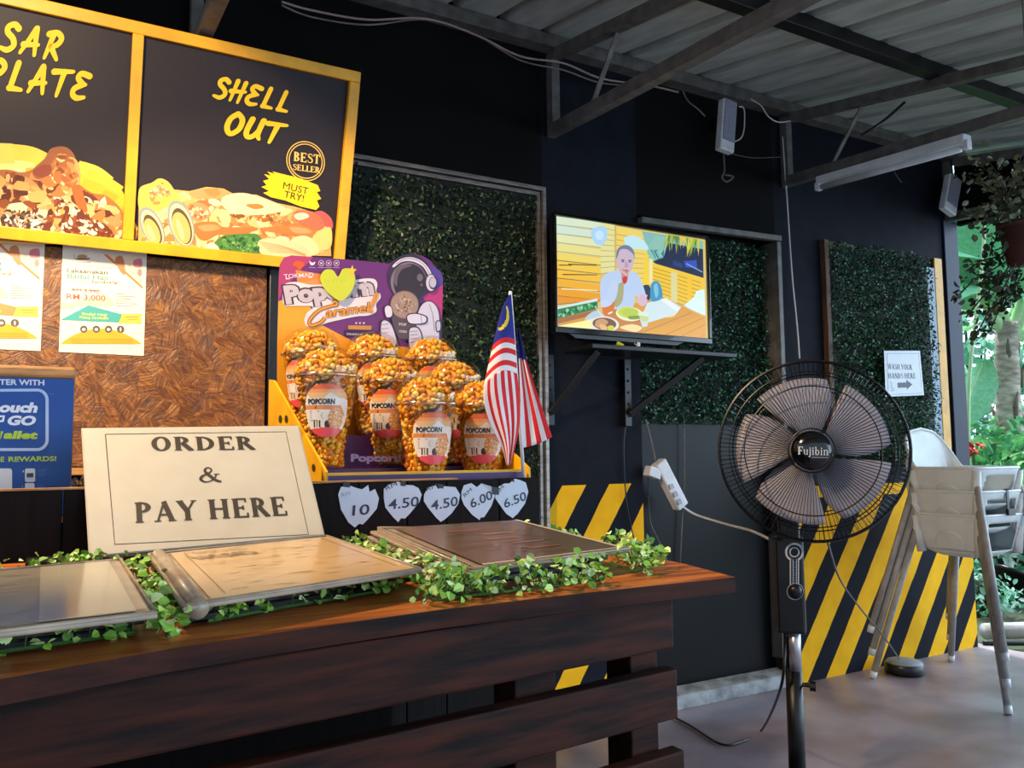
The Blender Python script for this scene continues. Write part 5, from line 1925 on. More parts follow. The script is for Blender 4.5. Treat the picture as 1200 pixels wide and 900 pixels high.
def kernel(vs, fs, cs, c, s):
    col = rp.choice(PC)
    k = rp.uniform(.8, 1.15)
    col = tuple(min(1, q * k) for q in col)
    for _ in range(4):
        d = Vector((rp.gauss(0, 1), rp.gauss(0, 1), rp.gauss(0, 1))).normalized() * s * .58
        r = s * rp.uniform(.36, .56)
        o = c + d
        b = len(vs)
        n, m = 6, 4
        vs.append(o - Vector((0, 0, r)))
        for j in range(1, m):
            for i in range(n):
                a = 2 * PI * i / n + j
                q = r * rp.uniform(.72, 1.25)
                vs.append(o + Vector((q * math.sin(PI * j / m) * math.cos(a), q * math.sin(PI * j / m) * math.sin(a), -q * math.cos(PI * j / m))))
        vs.append(o + Vector((0, 0, r)))
        top = len(vs) - 1
        for i in range(n):
            i2 = (i + 1) % n
            fs.append((b, b + 1 + i2, b + 1 + i))
            fs.append((top, b + 1 + (m - 2) * n + i, b + 1 + (m - 2) * n + i2))
            cs += [col, col]
            for j in range(m - 2):
                fs.append((b + 1 + j * n + i, b + 1 + j * n + i2, b + 1 + (j + 1) * n + i2, b + 1 + (j + 1) * n + i))
                cs.append(col)


kv, kf, kc = [], [], []
for k in range(270):
    z = .008 + (PH - .008) * k / 270
    a = k * 2.39996
    r = cup_r(z) - .0100 - rp.random() * .004
    kernel(kv, kf, kc, Vector((r * math.cos(a), r * math.sin(a), z)), .0108 * rp.uniform(.75, 1.1))
for k in range(105):
    u = (k + .5) / 105
    a = k * 2.39996
    ph = math.acos(1 - u * .98)
    r = .046
    kernel(kv, kf, kc, Vector((r * math.sin(ph) * math.cos(a), r * math.sin(ph) * math.sin(a), PH - .002 + .041 * math.cos(ph))), .0115 * rp.uniform(.75, 1.1))
# dark filling behind the outer kernels
b = len(kv)
cm = lin('#d98512')
prf = [(.024, .005), (.041, PH - .01), (.036, PH + .012), (.018, PH + .026), (.001, PH + .03)]
nn_ = 14
for r, z in prf:
    for i in range(nn_):
        kv.append(Vector((r * math.cos(2 * PI * i / nn_), r * math.sin(2 * PI * i / nn_), z)))
for j in range(len(prf) - 1):
    for i in range(nn_):
        i2 = (i + 1) % nn_
        kf.append((b + j * nn_ + i, b + j * nn_ + i2, b + (j + 1) * nn_ + i2, b + (j + 1) * nn_ + i))
        kc.append(cm)
pop_me = col_mesh('popcorn', kv, kf, kc)
pop_me.materials.append(m_pop)
pop_me.polygons.foreach_set('use_smooth', [True] * len(pop_me.polygons))


def on_cup(u, z, h=.0006):
    """u = arc length from the front"""
    r = cup_r(z) + h
    a = -PI / 2 + u / cup_r(.104)
    return Vector((r * math.cos(a), r * math.sin(a), z))


LW, LH, LZ = .039, .046, .100
lv, lf, lc = [], [], []
NU, NV = 54, 60
for j in range(NV + 1):
    for i in range(NU + 1):
        lv.append(on_cup((i / NU * 2 - 1) * LW, LZ + (j / NV * 2 - 1) * LH))
rl = random.Random(5)
for j in range(NV):
    for i in range(NU):
        u, v = (i + .5) / NU * 2 - 1, (j + .5) / NV * 2 - 1
        if abs(u) ** 2.3 + abs(v) ** 2.6 > 1:
            continue
        drip = .52 + .10 * math.sin(u * 5.2 + .6) + .05 * math.sin(u * 11)
        if v > .80:
            c = '#e8663a'
        elif v > drip + .13:
            c = '#e9a05c' if v > .66 else '#efb878'
        elif v > drip:
            c = '#e6b987'
        elif v < -.74 + .1 * (1 - u * u):
            c = '#e8505a'
        elif .04 < v < .20 and u < .38:
            c = '#df8c4e'
        elif (u - .42) ** 2 / .14 + (v + .30) ** 2 / .16 < 1:
            c = rl.choice(['#e8a24c', '#d9763a', '#f0c070', '#c96a34', '#efd49a'])
        elif u > .15 and -.2 < v < .35 and (u - .3) + (v - .05) * .6 < .42 and v < .2:
            c = '#df7f4a'
        elif -.62 < u < -.28 and -.62 < v < -.38:
            c = '#3c3430' if int((u + 1) * 40) % 2 else '#e8dccb'
        elif (u - .02) ** 2 + (v + .52) ** 2 < .022:
            c = '#2c2a2a'
        else:
            c = '#efe6da'
        a = j * (NU + 1) + i
        lf.append((a, a + 1, a + NU + 2, a + NU + 1))
        lc.append(lin(c))
ps, w = sans('POPCORN', .05)
for q in ps:
    b = len(lv)
    for x, y in q:
        lv.append(on_cup(-LW * .83 + x * LW * 1.16 / w, LZ + LH * (.235) + y * .0095, .0012))
    lf.append(tuple(range(b, b + len(q))))
    lc.append(lin('#25211f'))
for k in range(5):
    u0, u1 = -.78 * LW, (-.78 + rl.uniform(.35, .7)) * LW
    z = LZ + LH * (-.04 - .085 * k)
    b = len(lv)
    lv += [on_cup(u0, z, .0012), on_cup(u1, z, .0012), on_cup(u1, z + .0012, .0012), on_cup(u0, z + .0012, .0012)]
    lf.append((b, b + 1, b + 2, b + 3))
    lc.append(lin('#8a8076'))
lab_me = col_mesh('label_print', lv, lf, lc)
lab_me.materials.append(m_gloss)
# chocolate drizzle lines printed on the clear cup
dv = MB()
for u0, z0, u1, z1 in ((-.050, .120, -.030, .158), (-.026, .140, .012, .162), (.012, .128, .040, .156), (.058, .118, .085, .150), (-.085, .118, -.070, .145)):
    n = 8
    vs = []
    for k in range(n + 1):
        f = k / n
        u, z = u0 + (u1 - u0) * f, z0 + (z1 - z0) * f + .003 * math.sin(f * 7)
        w_ = .0026 * math.sin(PI * (f * .9 + .05)) + .0005
        vs += [on_cup(u, z - w_, .0005), on_cup(u + w_ * .4, z + w_, .0005)]
    dv.add(vs, [(2 * k, 2 * k + 2, 2 * k + 3, 2 * k + 1) for k in range(n)])
m_choc = mat('chocolate_drizzle', '#3a1f12', .35)
cups = [(382, 440, 1.44, .977, 'caramel popcorn cup at the front left corner of the display', 0.05),
        (458, 445, 1.515, .977, 'caramel popcorn cup in the middle of the display with clear front label', -.12),
        (532, 446, 1.52, .977, 'caramel popcorn cup behind the front right pair with only its top showing', .2),
        (500, 474, 1.385, .9275, 'caramel popcorn cup foremost in the middle behind the yellow lip', .3),
        (566, 477, 1.40, .9275, 'caramel popcorn cup at the front right half hidden by the flag', .0),
        (365, 410, 1.642, 1.040, 'caramel popcorn cup at the back left against the header card', -.5),
        (437, 413, 1.642, 1.040, 'caramel popcorn cup in the back row under the Caramel lettering', .1),
        (505, 416, 1.642, 1.040, 'caramel popcorn cup at the back right below the printed figure', .1)]
proto = None
for i, (x, y, Y, zb, lab, tw) in enumerate(cups):
    p = onY(x, y, Y)
    loc = Vector((p.x, p.y, zb))
    # labels face the viewer
    az = math.atan2(-p.y, -p.x) + PI / 2 + tw
    if proto is None:
        proto = thing('popcorn_cup', lab, 'popcorn cup', (0, 0, 0), 'caramel popcorn cups in the display box')
        mb = MB()
        mb.lathe([(.001, 0), (.032, 0), (cup_r(.004), .004), (cup_r(PH), PH)], n=40)
        mb.lathe([(cup_r(PH) + .0005, PH - .002), (cup_r(PH) + .0022, PH)], n=40)
        mb.build('cup_body', m_clear, proto, True)
        mb = MB()
        mb.lathe([(.0562, PH + .002), (.0568, PH + .006), (.0572, PH + .010), (.0560, PH + .020), (.051, PH + .032), (.042, PH + .043),
                  (.029, PH + .050), (.014, PH + .0535), (.001, PH + .0545)], n=40)
        lid = mb.build('dome_lid', m_clear, proto, True)
        mb = MB()
        mb.lathe([(.0566, PH - .006), (.0600, PH - .005), (.0606, PH - .002), (.0603, PH + .001), (.0572, PH + .002)], n=40)
        mb.build('lid_rim', m_rim, lid, True)
        o = link_mesh('popcorn', pop_me, [], proto)
        o['kind'] = 'stuff'
        link_mesh('label_print', lab_me, [], proto)
        dv.build('drizzle', m_choc, proto)
        root = proto
    else:
        root = proto.copy()
        COL.objects.link(root)
        root['label'] = lab
        for ch_ in list(proto.children):
            c_ = ch_.copy()
            COL.objects.link(c_)
            c_.parent = root
            for g_ in list(ch_.children):
                d_ = g_.copy()
                COL.objects.link(d_)
                d_.parent = c_
    root.location = loc
    root.rotation_euler = (0, 0, az)

# ------------------------------------------------------------------ small flag on a stick
FY = 1.283
t = thing('hand_flag', 'small red white and blue striped flag with yellow crescent on a white stick', 'flag', onY(614, 560, FY))
s0, s1 = onY(614, 562, FY), onY(598, 343, FY)
s0 = s0 + (s0 - s1) * .06
MB().tube([s0, s1], .0033, 10).ball(s1, .0036).build('stick', m_white, t, True)
RED, WHT, BLU, YEL = lin('#dd2a2e'), lin('#efe2dd'), lin('#2b3084'), lin('#f0d62c')


def edge(pts):
    P = spline([(a, b, 0) for a, b in pts], 10)
    L = [0]
    for i in range(1, len(P)):
        L.append(L[-1] + (P[i] - P[i - 1]).length)

    def f(s):
        d = s * L[-1]
        for i in range(1, len(P)):
            if L[i] >= d:
                k = (d - L[i - 1]) / max(1e-9, L[i] - L[i - 1])
                return P[i - 1].lerp(P[i], k)
        return P[-1]
    return f


cv, cf_, cc_ = [], [], []


def patch(le, re, colf, depth, nu=36, nv=44, bow=0.0, up=True):
    el, er = edge(le), edge(re)
    b = len(cv)
    for j in range(nv + 1):
        v = j / nv
        p, q = el(v), er(v)
        for i in range(nu + 1):
            u = i / nu
            s_ = p.lerp(q, u)
            cv.append(onY(s_.x, s_.y + bow * math.sin(PI * u) * (v if up else 1 - v), FY + depth(u, v)))
    for j in range(nv):
        for i in range(nu):
            a = b + j * (nu + 1) + i
            cf_.append((a, a + 1, a + nu + 2, a + nu + 1))
            cc_.append(colf((i + .5) / nu, (j + .5) / nv))


def ca(u, v):
    if v < .56:
        e1 = ((u - .36) / .36) ** 2 + ((v - .30) / .15) ** 2
        e2 = ((u - .24) / .30) ** 2 + ((v - .28) / .125) ** 2
        return YEL if (e1 < 1 and e2 > 1 and u > .1) else BLU
    return RED if int((v - .56) / .44 * 6) % 2 == 0 else WHT


def cb(u, v):
    return WHT if int((u * 9.99)) % 2 == 0 else RED


def cc(u, v):
    if v < .24 + .05 * u:
        return BLU
    return WHT if int(u * 5.99) % 2 == 0 else RED


patch([(597, 345), (589, 360), (582, 385), (574, 420), (567, 452)], [(599, 345), (601, 370), (603, 395), (605, 420), (606, 438)], ca, lambda u, v: -.004 - .016 * math.sin(PI * (u * .8 + .1)) * v, bow=-10)
patch([(567, 451), (567, 470), (574, 495), (588, 524), (594, 546)], [(606, 438), (609, 465), (609, 495), (604, 522), (598, 545)], cb, lambda u, v: -.004 - .016 * math.sin(PI * (u * .8 + .1)) * (1 - v * .6) + .005 * math.sin(u * 12) * v, bow=-10, up=False)
patch([(606, 385), (608, 420), (610, 470), (611, 525)], [(608, 385), (618, 425), (632, 468), (647, 512)], cc, lambda u, v: .004 + .006 * math.sin(u * 4 + v), bow=2)
link_mesh('cloth', col_mesh('cloth', cv, cf_, cc_), m_cloth, t, True, solid=.0006)

# ------------------------------------------------------------------ leafy garlands on the counter
GL = ['#86b83e', '#9fce58', '#6c9e34', '#bfe07e', '#557f2c', '#8fc24a', '#d6eea8']


def garland(lab, path, n, spread, zspan, size=.0088, cols=GL, seed=1):
    rd = random.Random(seed)
    P = spline([Vector((x, y, CT + .004)) for x, y in path], 10)
    t = thing('leaf_garland', lab, 'artificial leaves', P[len(P) // 2], None)
    MB().tube(P, .0014, 5).build('vine', m_stem, t)
    sp = []
    mb = MB()
    for k in range(n):
        p = rd.choice(P)
        ph = rd.uniform(0, 2 * PI)
        rr0 = spread * math.sqrt(rd.random())
        z = CT + .004 + zspan * rd.random()
        q = Vector((p.x + rr0 * math.cos(ph), p.y + rr0 * math.sin(ph), z))
        sp.append((q, (0, -.35, .8)))
        if k % 6 == 0:
            mb.tube([p, (p + q) / 2 + Vector((0, 0, .004)), q], .0007, 4, False)
    if mb.v:
        mb.build('stalks', m_stem, t)['kind'] = 'stuff'
    leaf_cloud('leaves', sp, size, cols, m_leaf, t, rd, .85, .22)


garland('bright green leaf garland between the grey and tan menu folders', [(.081, .655), (.083, .76), (.087, .88), (.090, 1.02)], 230, .012, .022, seed=1)
garland('bright green leaf garland between the tan and brown menu folders', [(.335, .70), (.338, .80), (.350, .90), (.355, 1.06)], 420, .022, .026, seed=2)
garland('green leaf garland along the counter edge before the brown menu folder', [(.305, .690), (.36, .694), (.44, .696), (.50, .705)], 260, .017, .026, seed=3)
garland('green leaf garland at the right end of the counter', [(.565, .735), (.61, .76), (.630, .82), (.655, .90)], 230, .022, .024, seed=4)
garland('green leaf garland behind the brown menu folder by the striped pillar', [(.60, .88), (.62, .96), (.62, 1.05), (.55, 1.075)], 130, .016, .026, seed=5)
garland('leaf garland along the planks behind the grey menu folder', [(-.12, 1.02), (-.05, 1.06), (.02, 1.07), (.06, 1.06)], 150, .016, .022, seed=6)
garland('shaded leaf garland under the front of the grey menu folder', [(-.10, .650), (-.03, .665), (.03, .677), (.060, .684)], 80, .006, .014, seed=7)
garland('shaded leaf garland under the front of the tan menu folder', [(.115, .700), (.19, .730), (.25, .750), (.30, .770)], 80, .006, .014, seed=8)

# ------------------------------------------------------------------ stack of three high chairs
HCX, HCY = 3.475, 2.155
RA, RB = .170, .160           # half size of the seat rim
FA, FB = .283, .293           # half spread of the feet
RIM = .725


def rr_pt(a, b, t, p=6.0):
    c, s_ = math.cos(t), math.sin(t)
    return a * math.copysign(abs(c) ** (2 / p), c), b * math.copysign(abs(s_) ** (2 / p), s_)


def chair(lab, dz, strap):
    t = thing('high_chair', lab, 'high chair', (HCX, HCY, dz), 'stacked cream high chairs')
    o_ = Vector((HCX, HCY, dz))

    def back_h(x, y):
        k = max(0.0, min(1.0, (y / RB - .55) / .38))
        k = k * k * (3 - 2 * k)
        f = max(0.0, 1 - abs(x / (RA * .97)) ** 2.6)
        return .175 * k * f ** .55

    mb = MB()
    N = 72

    def wall(u, v):
        th = 2 * PI * u
        x, y = rr_pt(RA, RB, th)
        hb = back_h(x, y)
        ztop = RIM + hb
        zbot = RIM - .150
        z = zbot + (ztop - zbot) * v
        s_ = .80 + .20 * min(1.0, (z - zbot) / .15) + (.06 * hb / .175 if z > RIM else 0)
        return o_ + Vector((x * s_, y * s_ + (.03 * (z - RIM) / .175 if z > RIM else 0), z))

    def hole(u, v):
        th = 2 * PI * u
        x, y = rr_pt(RA, RB, th)
        if y < -RB * .85:            # leg openings in the front
            ax = abs(x)
            return .018 < ax < .125 and v < .82 - .35 * max(0, (ax - .09) / .035) ** 2
        return False
    mb.grid(wall, N, 14, skip=hole)
    mb.build('seat_shell', m_chair, t, True, solid=.004)
    mb = MB()                        # rolled rim, following the raised backrest
    pts = []
    for k in range(N + 1):
        w_ = wall(k / N, 1.0)
        pts.append(w_)
    mb.tube(pts, .0065, 8, False)
    mb.build('rim', m_chair, t, True)
    mb = MB()
    mb.grid(lambda u, v: o_ + Vector((*[q * .80 * v for q in rr_pt(RA, RB, 2 * PI * u)], RIM - .15 - .030 * math.sin(PI * v))), 48, 6)
    mb.build('seat_pan', m_chair, t, True, solid=.004)
    for sx in (-1, 1):               # arched relief moulded into each side
        def arch(u, v, sx=sx):
            a_ = u * 2 - 1
            z_ = RIM - .148 + .085 * v * math.sqrt(max(0, 1 - a_ * a_))
            k_ = .80 + .20 * (z_ - RIM + .15) / .15
            return o_ + Vector((sx * (RA * k_ + .005 - .003 * v), (.082 * a_ - .01) * k_, z_))
        MB().grid(arch, 20, 6).build('side_relief', m_chair, t, True, solid=.003)
    for sx in (-1, 1):
        for sy in (-1, 1):
            MB().tube([o_ + Vector((sx * RA * .80, sy * RB * .80, RIM - .165)), o_ + Vector((sx * RA * .90, sy * RB * .90, RIM - .01))], [.019, .017], 12).build('leg_socket', m_chair, t, True)
    for sx in (-1, 1):
        for sy in (-1, 1):
            a = Vector((sx * RA * .86, sy * RB * .86, RIM - .06))
            b = Vector((sx * FA, sy * FB, .012))
            ax = (b - a).normalized()
            lg = MB().tube([o_ + a, o_ + b], .0135, 14).build('leg', m_leg, t, True)
            MB().tube([o_ + b - ax * .02, o_ + b + ax * .010], [.0155, .0145], 14).build('foot_cap', m_white, lg, True)
    if strap:
        mb = MB()
        y = -RB - .009
        mb.box(o_ + Vector((.02, y + .004, RIM - .035)), (.018, .004, .09))
        mb.box(o_ + Vector((.02, y + .001, RIM + .009)), (.018, .03, .004))
        mb.box(o_ + Vector((.026, y - .002, RIM - .085)), (.05, .014, .026))
        mb.build('belt', m_black, t, bevel=.002)
    return t


chair('bottom cream high chair of the stack with feet on the floor', 0, False)
chair('middle cream high chair of the stack with a black belt and buckle', .098, True)
chair('top cream high chair of the stack with its tall backrest showing', .196, False)

# low round unit on the floor
t = thing('cable_reel', 'low round black and grey unit on the floor under the high chairs', 'cable reel', (3.385, 2.43, 0))
MB().lathe([(.001, 0), (.078, 0), (.082, .006), (.082, .044), (.078, .048)], (3.385, 2.43, 0), None, 36, cap0=True).build('base_ring', m_black, t, True)
MB().lathe([(.078, .0482), (.070, .056), (.030, .060), (.001, .060)], (3.385, 2.43, 0), None, 36).build('top_plate', mat('grey_top_plate', '#8d9298', .5), t, True)

# ------------------------------------------------------------------ hanging plant by the garden opening
pc = atD(1199, 286, 2.35)
t = thing('hanging_planter', 'hanging reddish pot with trailing plant near the garden opening', 'hanging plant', pc)
m_terra = mat('reddish_clay_pot', '#4f281c', .7, c2='#381c14', scale=14, bump=.1)
MB().lathe([(.001, -.06), (.042, -.06), (.060, .045), (.066, .045), (.066, .062), (.056, .062), (.050, .03), (.001, .03)], pc, None, 28).build('pot', m_terra, t, True)
top = Vector((pc.x - .02, pc.y - .05, rz(pc.y - .05) - .03))
mb = MB()
hookp = Vector((pc.x - .02, pc.y - .05, pc.z + .32))
mb.tube([top, hookp], .0022, 6)
for k in range(3):
    a = k * 2.09 + .4
    mb.tube([hookp, pc + Vector((.062 * math.cos(a), .062 * math.sin(a), .06))], .0016, 5)
mb.build('hanging_cord', m_cable_g, t)
rh = random.Random(4)
sp = []
st_ = MB()
for k in range(34):                    # crown
    a = rh.uniform(0, 2 * PI)
    r = rh.uniform(.05, .14)
    e = pc + Vector((r * math.cos(a) - .04, r * math.sin(a), rh.uniform(.06, .25)))
    P = spline([pc + Vector((0, 0, .04)), pc.lerp(e, .55) + Vector((0, 0, .05)), e], 5)
    st_.tube(P, .0014, 4, False)
    for q in P[3:]:
        for _ in range(3):
            sp.append((q + Vector((rh.gauss(0, .012), rh.gauss(0, .012), rh.gauss(0, .012))), None))
st_.build('stems', m_woodstem, t)
leaf_cloud('leaves', sp, .021, ['#5f6a4a', '#7d8664', '#4a5538', '#8f9876', '#3c4630'], m_leaf, t, rh, .75, .2)
tr = MB()
sp = []
for pts in ([(1190, 300), (1165, 315), (1140, 330), (1118, 352)], [(1190, 300), (1170, 330), (1150, 350), (1132, 372)], [(1192, 305), (1175, 340), (1168, 352), (1155, 372), (1140, 400)],
            [(1195, 310), (1190, 330), (1175, 350), (1160, 366)], [(1188, 285), (1170, 300), (1150, 306), (1132, 318)], [(1180, 270), (1165, 284), (1160, 300)],
            [(1198, 320), (1185, 345), (1172, 362), (1160, 388)], [(1196, 300), (1180, 320), (1166, 330), (1158, 326)]):
    d_ = 2.35 + rh.uniform(-.06, .06)
    P = spline([atD(x, y, d_ + rh.uniform(-.02, .02)) for x, y in pts], 7)
    tr.tube(P, .0024, 5, False)
    for q in P[4:]:
        for _ in range(2):
            sp.append((q + Vector((rh.gauss(0, .010), rh.gauss(0, .010), rh.gauss(0, .010))), None))
tr.build('trailing_stems', m_woodstem, t)
leaf_cloud('trailing_leaves', sp, .022, ['#2c3a26', '#3a4a30', '#22301e'], m_leaf, t, rh, .7, .2)

# ------------------------------------------------------------------ garden beyond the opening
rg = random.Random(17)


def shrub(lab, x, y, z0, rx, ry, rzz, n, size, cols, cat='shrub', name='garden_shrub', grp=None, asp=.5):
    t = thing(name, lab, cat, (x, y, -.02), grp)
    sp = []
    for _ in range(n):
        d = Vector((rg.gauss(0, 1), rg.gauss(0, 1), rg.gauss(0, 1))).normalized()
        k = rg.uniform(.45, 1.0) ** .6
        bump = 1 + .22 * math.sin(d.x * 7 + x) * math.sin(d.y * 6 + y) * math.sin(d.z * 8)
        p = Vector((x + d.x * rx * k * bump, y + d.y * ry * k * bump, z0 + d.z * rzz * k * bump))
        if p.z > .02:
            sp.append((p, d))
    leaf_cloud('foliage', sp, size, cols, m_gleaf, t, rg, asp, .25)
    mb = MB()
    for k in range(5):
        a = k * 1.3
        mb.tube([Vector((x + .06 * math.cos(a), y + .06 * math.sin(a), -.03)), Vector((x + rx * .3 * math.cos(a), y + ry * .3 * math.sin(a), z0)), Vector((x + rx * .6 * math.cos(a), y + ry * .6 * math.sin(a), z0 + rzz * .6))],
                [.03, .02, .008], 6)
    mb.build('stems', m_woodstem, t)
    return t


GB = ['#7fd07a', '#98e08a', '#5fb86c', '#b4eca4', '#6fc488', '#4f9f68']
GD = ['#5fae86', '#78c49c', '#92d4b4', '#479a74', '#b4e4cc', '#d8f2e8']
shrub('tall leafy tree straight behind the palm trunk', 9.6, 5.0, 2.4, 1.7, 1.6, 2.1, 2300, .13, GD, 'tree', 'garden_tree', 'garden trees in the background')
shrub('tall leafy tree seen just right of the dark wall post', 8.6, 6.2, 2.0, 1.4, 1.4, 1.9, 1900, .12, GD, 'tree', 'garden_tree', 'garden trees in the background')
shrub('pale green tree at the right edge behind the garden', 11.5, 4.6, 2.6, 2.0, 1.8, 2.4, 1700, .15, GB, 'tree', 'garden_tree', 'garden trees in the background')
shrub('far pale tree rising high behind the other garden trees', 13.0, 8.0, 4.2, 2.8, 2.4, 3.0, 1700, .2, GB, 'tree', 'garden_tree', 'garden trees in the background')
shrub('bright green shrub right behind the high chair backrests', 6.6, 3.9, .75, .62, .55, .48, 1500, .085, GB, 'shrub', 'garden_shrub', 'garden shrubs outside the opening')
shrub('bright leafy shrub at the right edge beside the high chairs', 6.3, 3.15, .70, .55, .5, .46, 1500, .085, GB, 'shrub', 'garden_shrub', 'garden shrubs outside the opening')
shrub('dark green shrub below the bright ones near the pipe', 6.0, 3.5, .28, .75, .5, .30, 1400, .06, GD, 'shrub', 'garden_shrub', 'garden shrubs outside the opening')
shrub('low green ground cover at the foot of the striped wall', 5.0, 3.1, .10, .20, .3, .16, 500, .045, GD, 'shrub', 'garden_shrub', 'garden shrubs outside the opening')
shrub('low leafy ground cover to the right of the pipe', 6.3, 2.3, .14, .6, .5, .24, 1000, .05, GD, 'shrub', 'garden_shrub', 'garden shrubs outside the opening')

# fern fronds
for x, y, z, lab in ((6.1, 3.55, .62, 'feathery bright green fern in front of the palm trunk'), (5.9, 3.2, .55, 'feathery bright green fern right of the red flowers')):
    t = thing('garden_fern', lab, 'fern', (x, y, -.02), 'bright ferns outside the opening')
    vs, fs, cs = [], [], []
    mb = MB()
    for k in range(16):
        a = 2 * PI * k / 16 + rg.uniform(-.15, .15)
        L = rg.uniform(.42, .60)
        P = spline([Vector((x, y, -.02)), Vector((x + .15 * math.cos(a), y + .15 * math.sin(a), z)), Vector((x + L * .8 * math.cos(a), y + L * .8 * math.sin(a), z + .22)), Vector((x + L * 1.15 * math.cos(a), y + L * 1.15 * math.sin(a), z + .12))], 10)
        mb.tube(P, .004, 4, False)
        for i in range(11, len(P) - 1):
            d = (P[i + 1] - P[i]).normalized()
            s_ = d.cross(Vector((0, 0, 1))).normalized()
            w_ = .10 * (1 - (i - 11) / 22)
            for sg in (-1, 1):
                b = len(vs)
                c = lin(rg.choice(['#62c84e', '#7fdc62', '#4fb048', '#98e67a']))
                vs += [P[i] - d * .010, P[i] + s_ * sg * w_ * .5 + d * .0, P[i] + s_ * sg * w_ + d * .03, P[i] + s_ * sg * w_ * .5 + d * .028]
                fs.append((b, b + 1, b + 2, b + 3))
                cs.append(c)
    mb.build('stalks', m_stem, t)
    link_mesh('fronds', col_mesh('fronds', vs, fs, cs), m_gleaf, t)

# red flowers
t = thing('red_flowers', 'small red flower cluster among green leaves behind the top high chair', 'flowers', atD(1141, 527, 5.6))
p0 = atD(1141, 527, 5.6)
mb = MB()
for k in range(26):
    q = p0 + Vector((rg.gauss(0, .05), rg.gauss(0, .04), rg.gauss(0, .03)))
    mb.lathe([(.001, .0), (.014, .006), (.022, .002), (.012, -.002)], q, Matrix.Rotation(rg.uniform(-1, 1), 3, 'X') @ Matrix.Rotation(rg.uniform(-1, 1), 3, 'Y'), 6)
mb.build('petals', mat('red_orange_petals', '#ee4a34', .6, c2='#d63a2c'), t, True)
MB().tube([Vector((p0.x, p0.y, -.02)), p0], .008, 6).build('stem', m_stem, t)

# palm with a rough trunk and broad leaves
b0, b1 = atD(1172, 505, 7.2), atD(1182, 378, 7.2)
b0.z = -.02
t = thing('banana_palm', 'pale banana palm with rough trunk and broad arching leaves', 'palm', b0)
m_trunk = mat('pale_palm_trunk', '#d2c6b6', .85, c2='#8f8172', scale=9, stretch=(1, 1, 3), bump=.8)
kk = 9
P, rs = [], []
for i in range(kk + 1):
    f = i / kk
    P.append(b0.lerp(b1, f) + Vector((.03 * math.sin(f * 5), 0, 0)))
    rs.append(.115 - .03 * f + (.012 if i % 2 else 0))
MB().tube(P, rs, 14).build('trunk', m_trunk, t, True)
m_bark = mat('torn_grey_bark', '#8a7868', .9, c2='#54473c', scale=12, bump=.5)
mb = MB()
for k in range(14):
    a = k * 2.4
    f = .35 + .6 * k / 14
    c = b0.lerp(b1, f)
    r = .095
    o1 = Vector((r * math.cos(a), r * math.sin(a), 0))
    mb.tube([c + o1 * .8 - Vector((0, 0, .1)), c + o1 * 1.0, c + o1 * 1.45 + Vector((0, 0, .13))], [.03, .025, .006], 6)
mb.build('bark_scales', m_bark, t, True)
m_bleaf = mat('banana_leaf', '#9fe0b4', .45, c2='#7fcf9c', scale=7, stretch=(1, 6, 6))
m_petiole = mat('pale_green_petiole', '#cdeab4', .5, c2='#b0dc9c')
frds = [((1150, 350), (1118, 295), .30), ((1168, 340), (1140, 250), .34), ((1200, 330), (1190, 240), .30), ((1215, 340), (1250, 270), .32), ((1160, 345), (1108, 330), .26), ((1225, 380), (1300, 330), .3)]
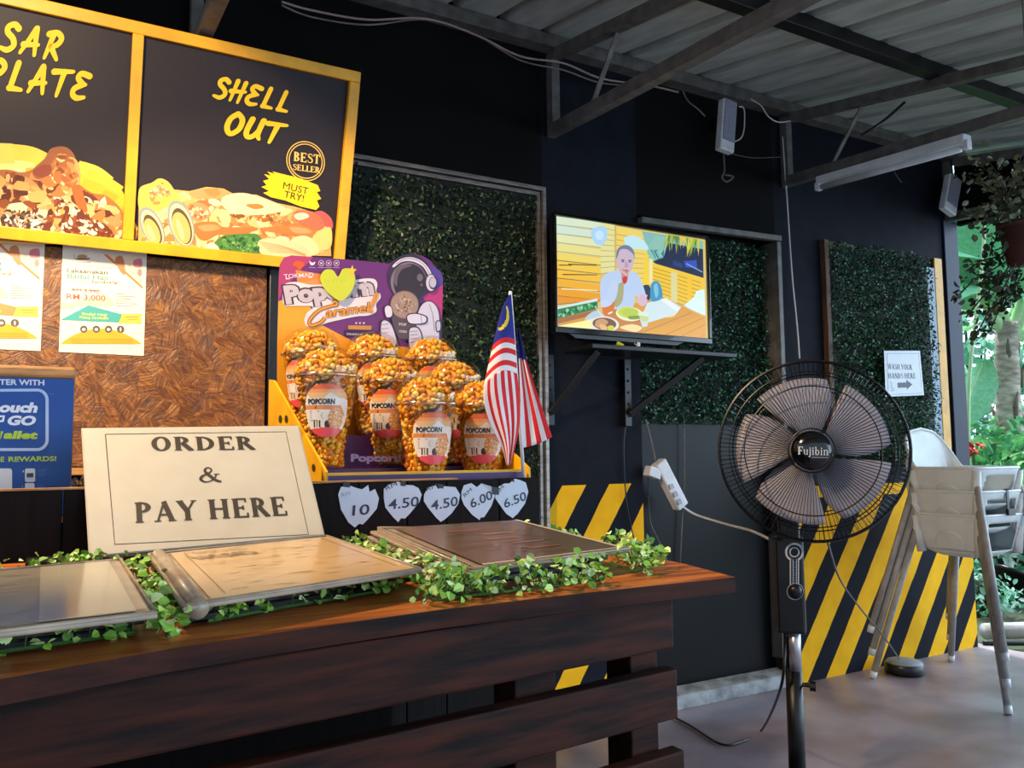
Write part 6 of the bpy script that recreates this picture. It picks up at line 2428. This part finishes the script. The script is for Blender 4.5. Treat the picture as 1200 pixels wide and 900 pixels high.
for (mx_, my_), (ex_, ey_), wd in frds:
    a, m_, e = b1 - Vector((0, 0, .15)), atD(mx_, my_, 7.1), atD(ex_, ey_, 6.8)
    far = e + (e - m_) * .9 - Vector((0, 0, .35))
    P = spline([a, m_, e, far], 10)
    pet = MB().tube(P[:14], [.06 - .0028 * i for i in range(14)], 8, False).build('petiole', m_petiole, t, True)
    Q = P[9:]
    side = (Q[-1] - Q[0]).cross(Vector((0, 0, 1))).normalized()

    def lf_(u, v, Q=Q, side=side, wd=wd):
        i = min(len(Q) - 2, int(v * (len(Q) - 1)))
        f = v * (len(Q) - 1) - i
        c = Q[i].lerp(Q[i + 1], f)
        w_ = wd * math.sin(PI * min(1, v * .93 + .05)) ** .6
        s_ = (u - .5) * 2
        return c + side * w_ * s_ - Vector((0, 0, abs(s_) * w_ * .55))
    MB().grid(lf_, 8, 16).build('leaf_blade', m_bleaf, t, True)
# young banana leaf standing left of the trunk
yb, ye = atD(1128, 505, 6.3), atD(1150, 425, 6.3)
t = thing('banana_shoot', 'single upright banana leaf between the wall post and the palm trunk', 'plant', (yb.x, yb.y, -.02))
MB().tube(spline([Vector((yb.x, yb.y, -.02)), yb, ye], 6), .016, 8).build('petiole', m_petiole, t, True)
MB().grid(lambda u, v: yb.lerp(ye, .1 + .95 * v) + CR * ((u - .5) * .30 * math.sin(PI * (v * .94 + .04)) ** .7) - CF * (abs(u - .5) * .12), 8, 14).build('leaf_blade', m_bleaf, t, True)
# tall thin pale stem
a, b = atD(1135, 470, 6.0), atD(1152, 300, 6.0)
o = MB().tube(spline([Vector((a.x - .03, a.y, -.02)), a, b, b + Vector((.05, 0, .5))], 6), .014, 6).build('bamboo_stem', m_petiole, None, True)
tag(o, 'thin pale stem rising left of the banana palm trunk', 'stem')

# pipe and black pot outside
o = MB().tube([Vector((4.32, 2.62, .045)), Vector((4.9, 2.36, .045)), Vector((6.4, 1.6, .045))], .042, 14).build('pipe', mat('pale_grey_pipe', '#b9c0c8', .4, c2='#a2a9b2'), None, True)
tag(o, 'pale grey pipe lying on the ground outside by the striped wall', 'pipe')
o = cable('hose', [Vector((4.2, 2.56, .012)), Vector((4.5, 2.36, .012)), Vector((4.8, 2.2, .012)), Vector((5.4, 1.9, -.005))], .012, m_black, 'black hose lying beside the pale pipe on the ground', cat='hose')
pp_ = onZ(1177, 712, -.02)
t = thing('nursery_pot', 'tilted black plastic nursery pot standing among the ground cover', 'pot', (pp_.x, pp_.y, -.02))
rt = Matrix.Rotation(.35, 3, CF)
MB().lathe([(.001, 0), (.075, 0), (.115, .20), (.122, .20), (.122, .225), (.108, .225), (.07, .02)], (pp_.x, pp_.y, .01), rt, 24).build('pot_wall', m_black, t, True)
MB().lathe([(.001, .195), (.108, .195)], (pp_.x, pp_.y, .01), rt, 20).build('soil', m_soil, t)
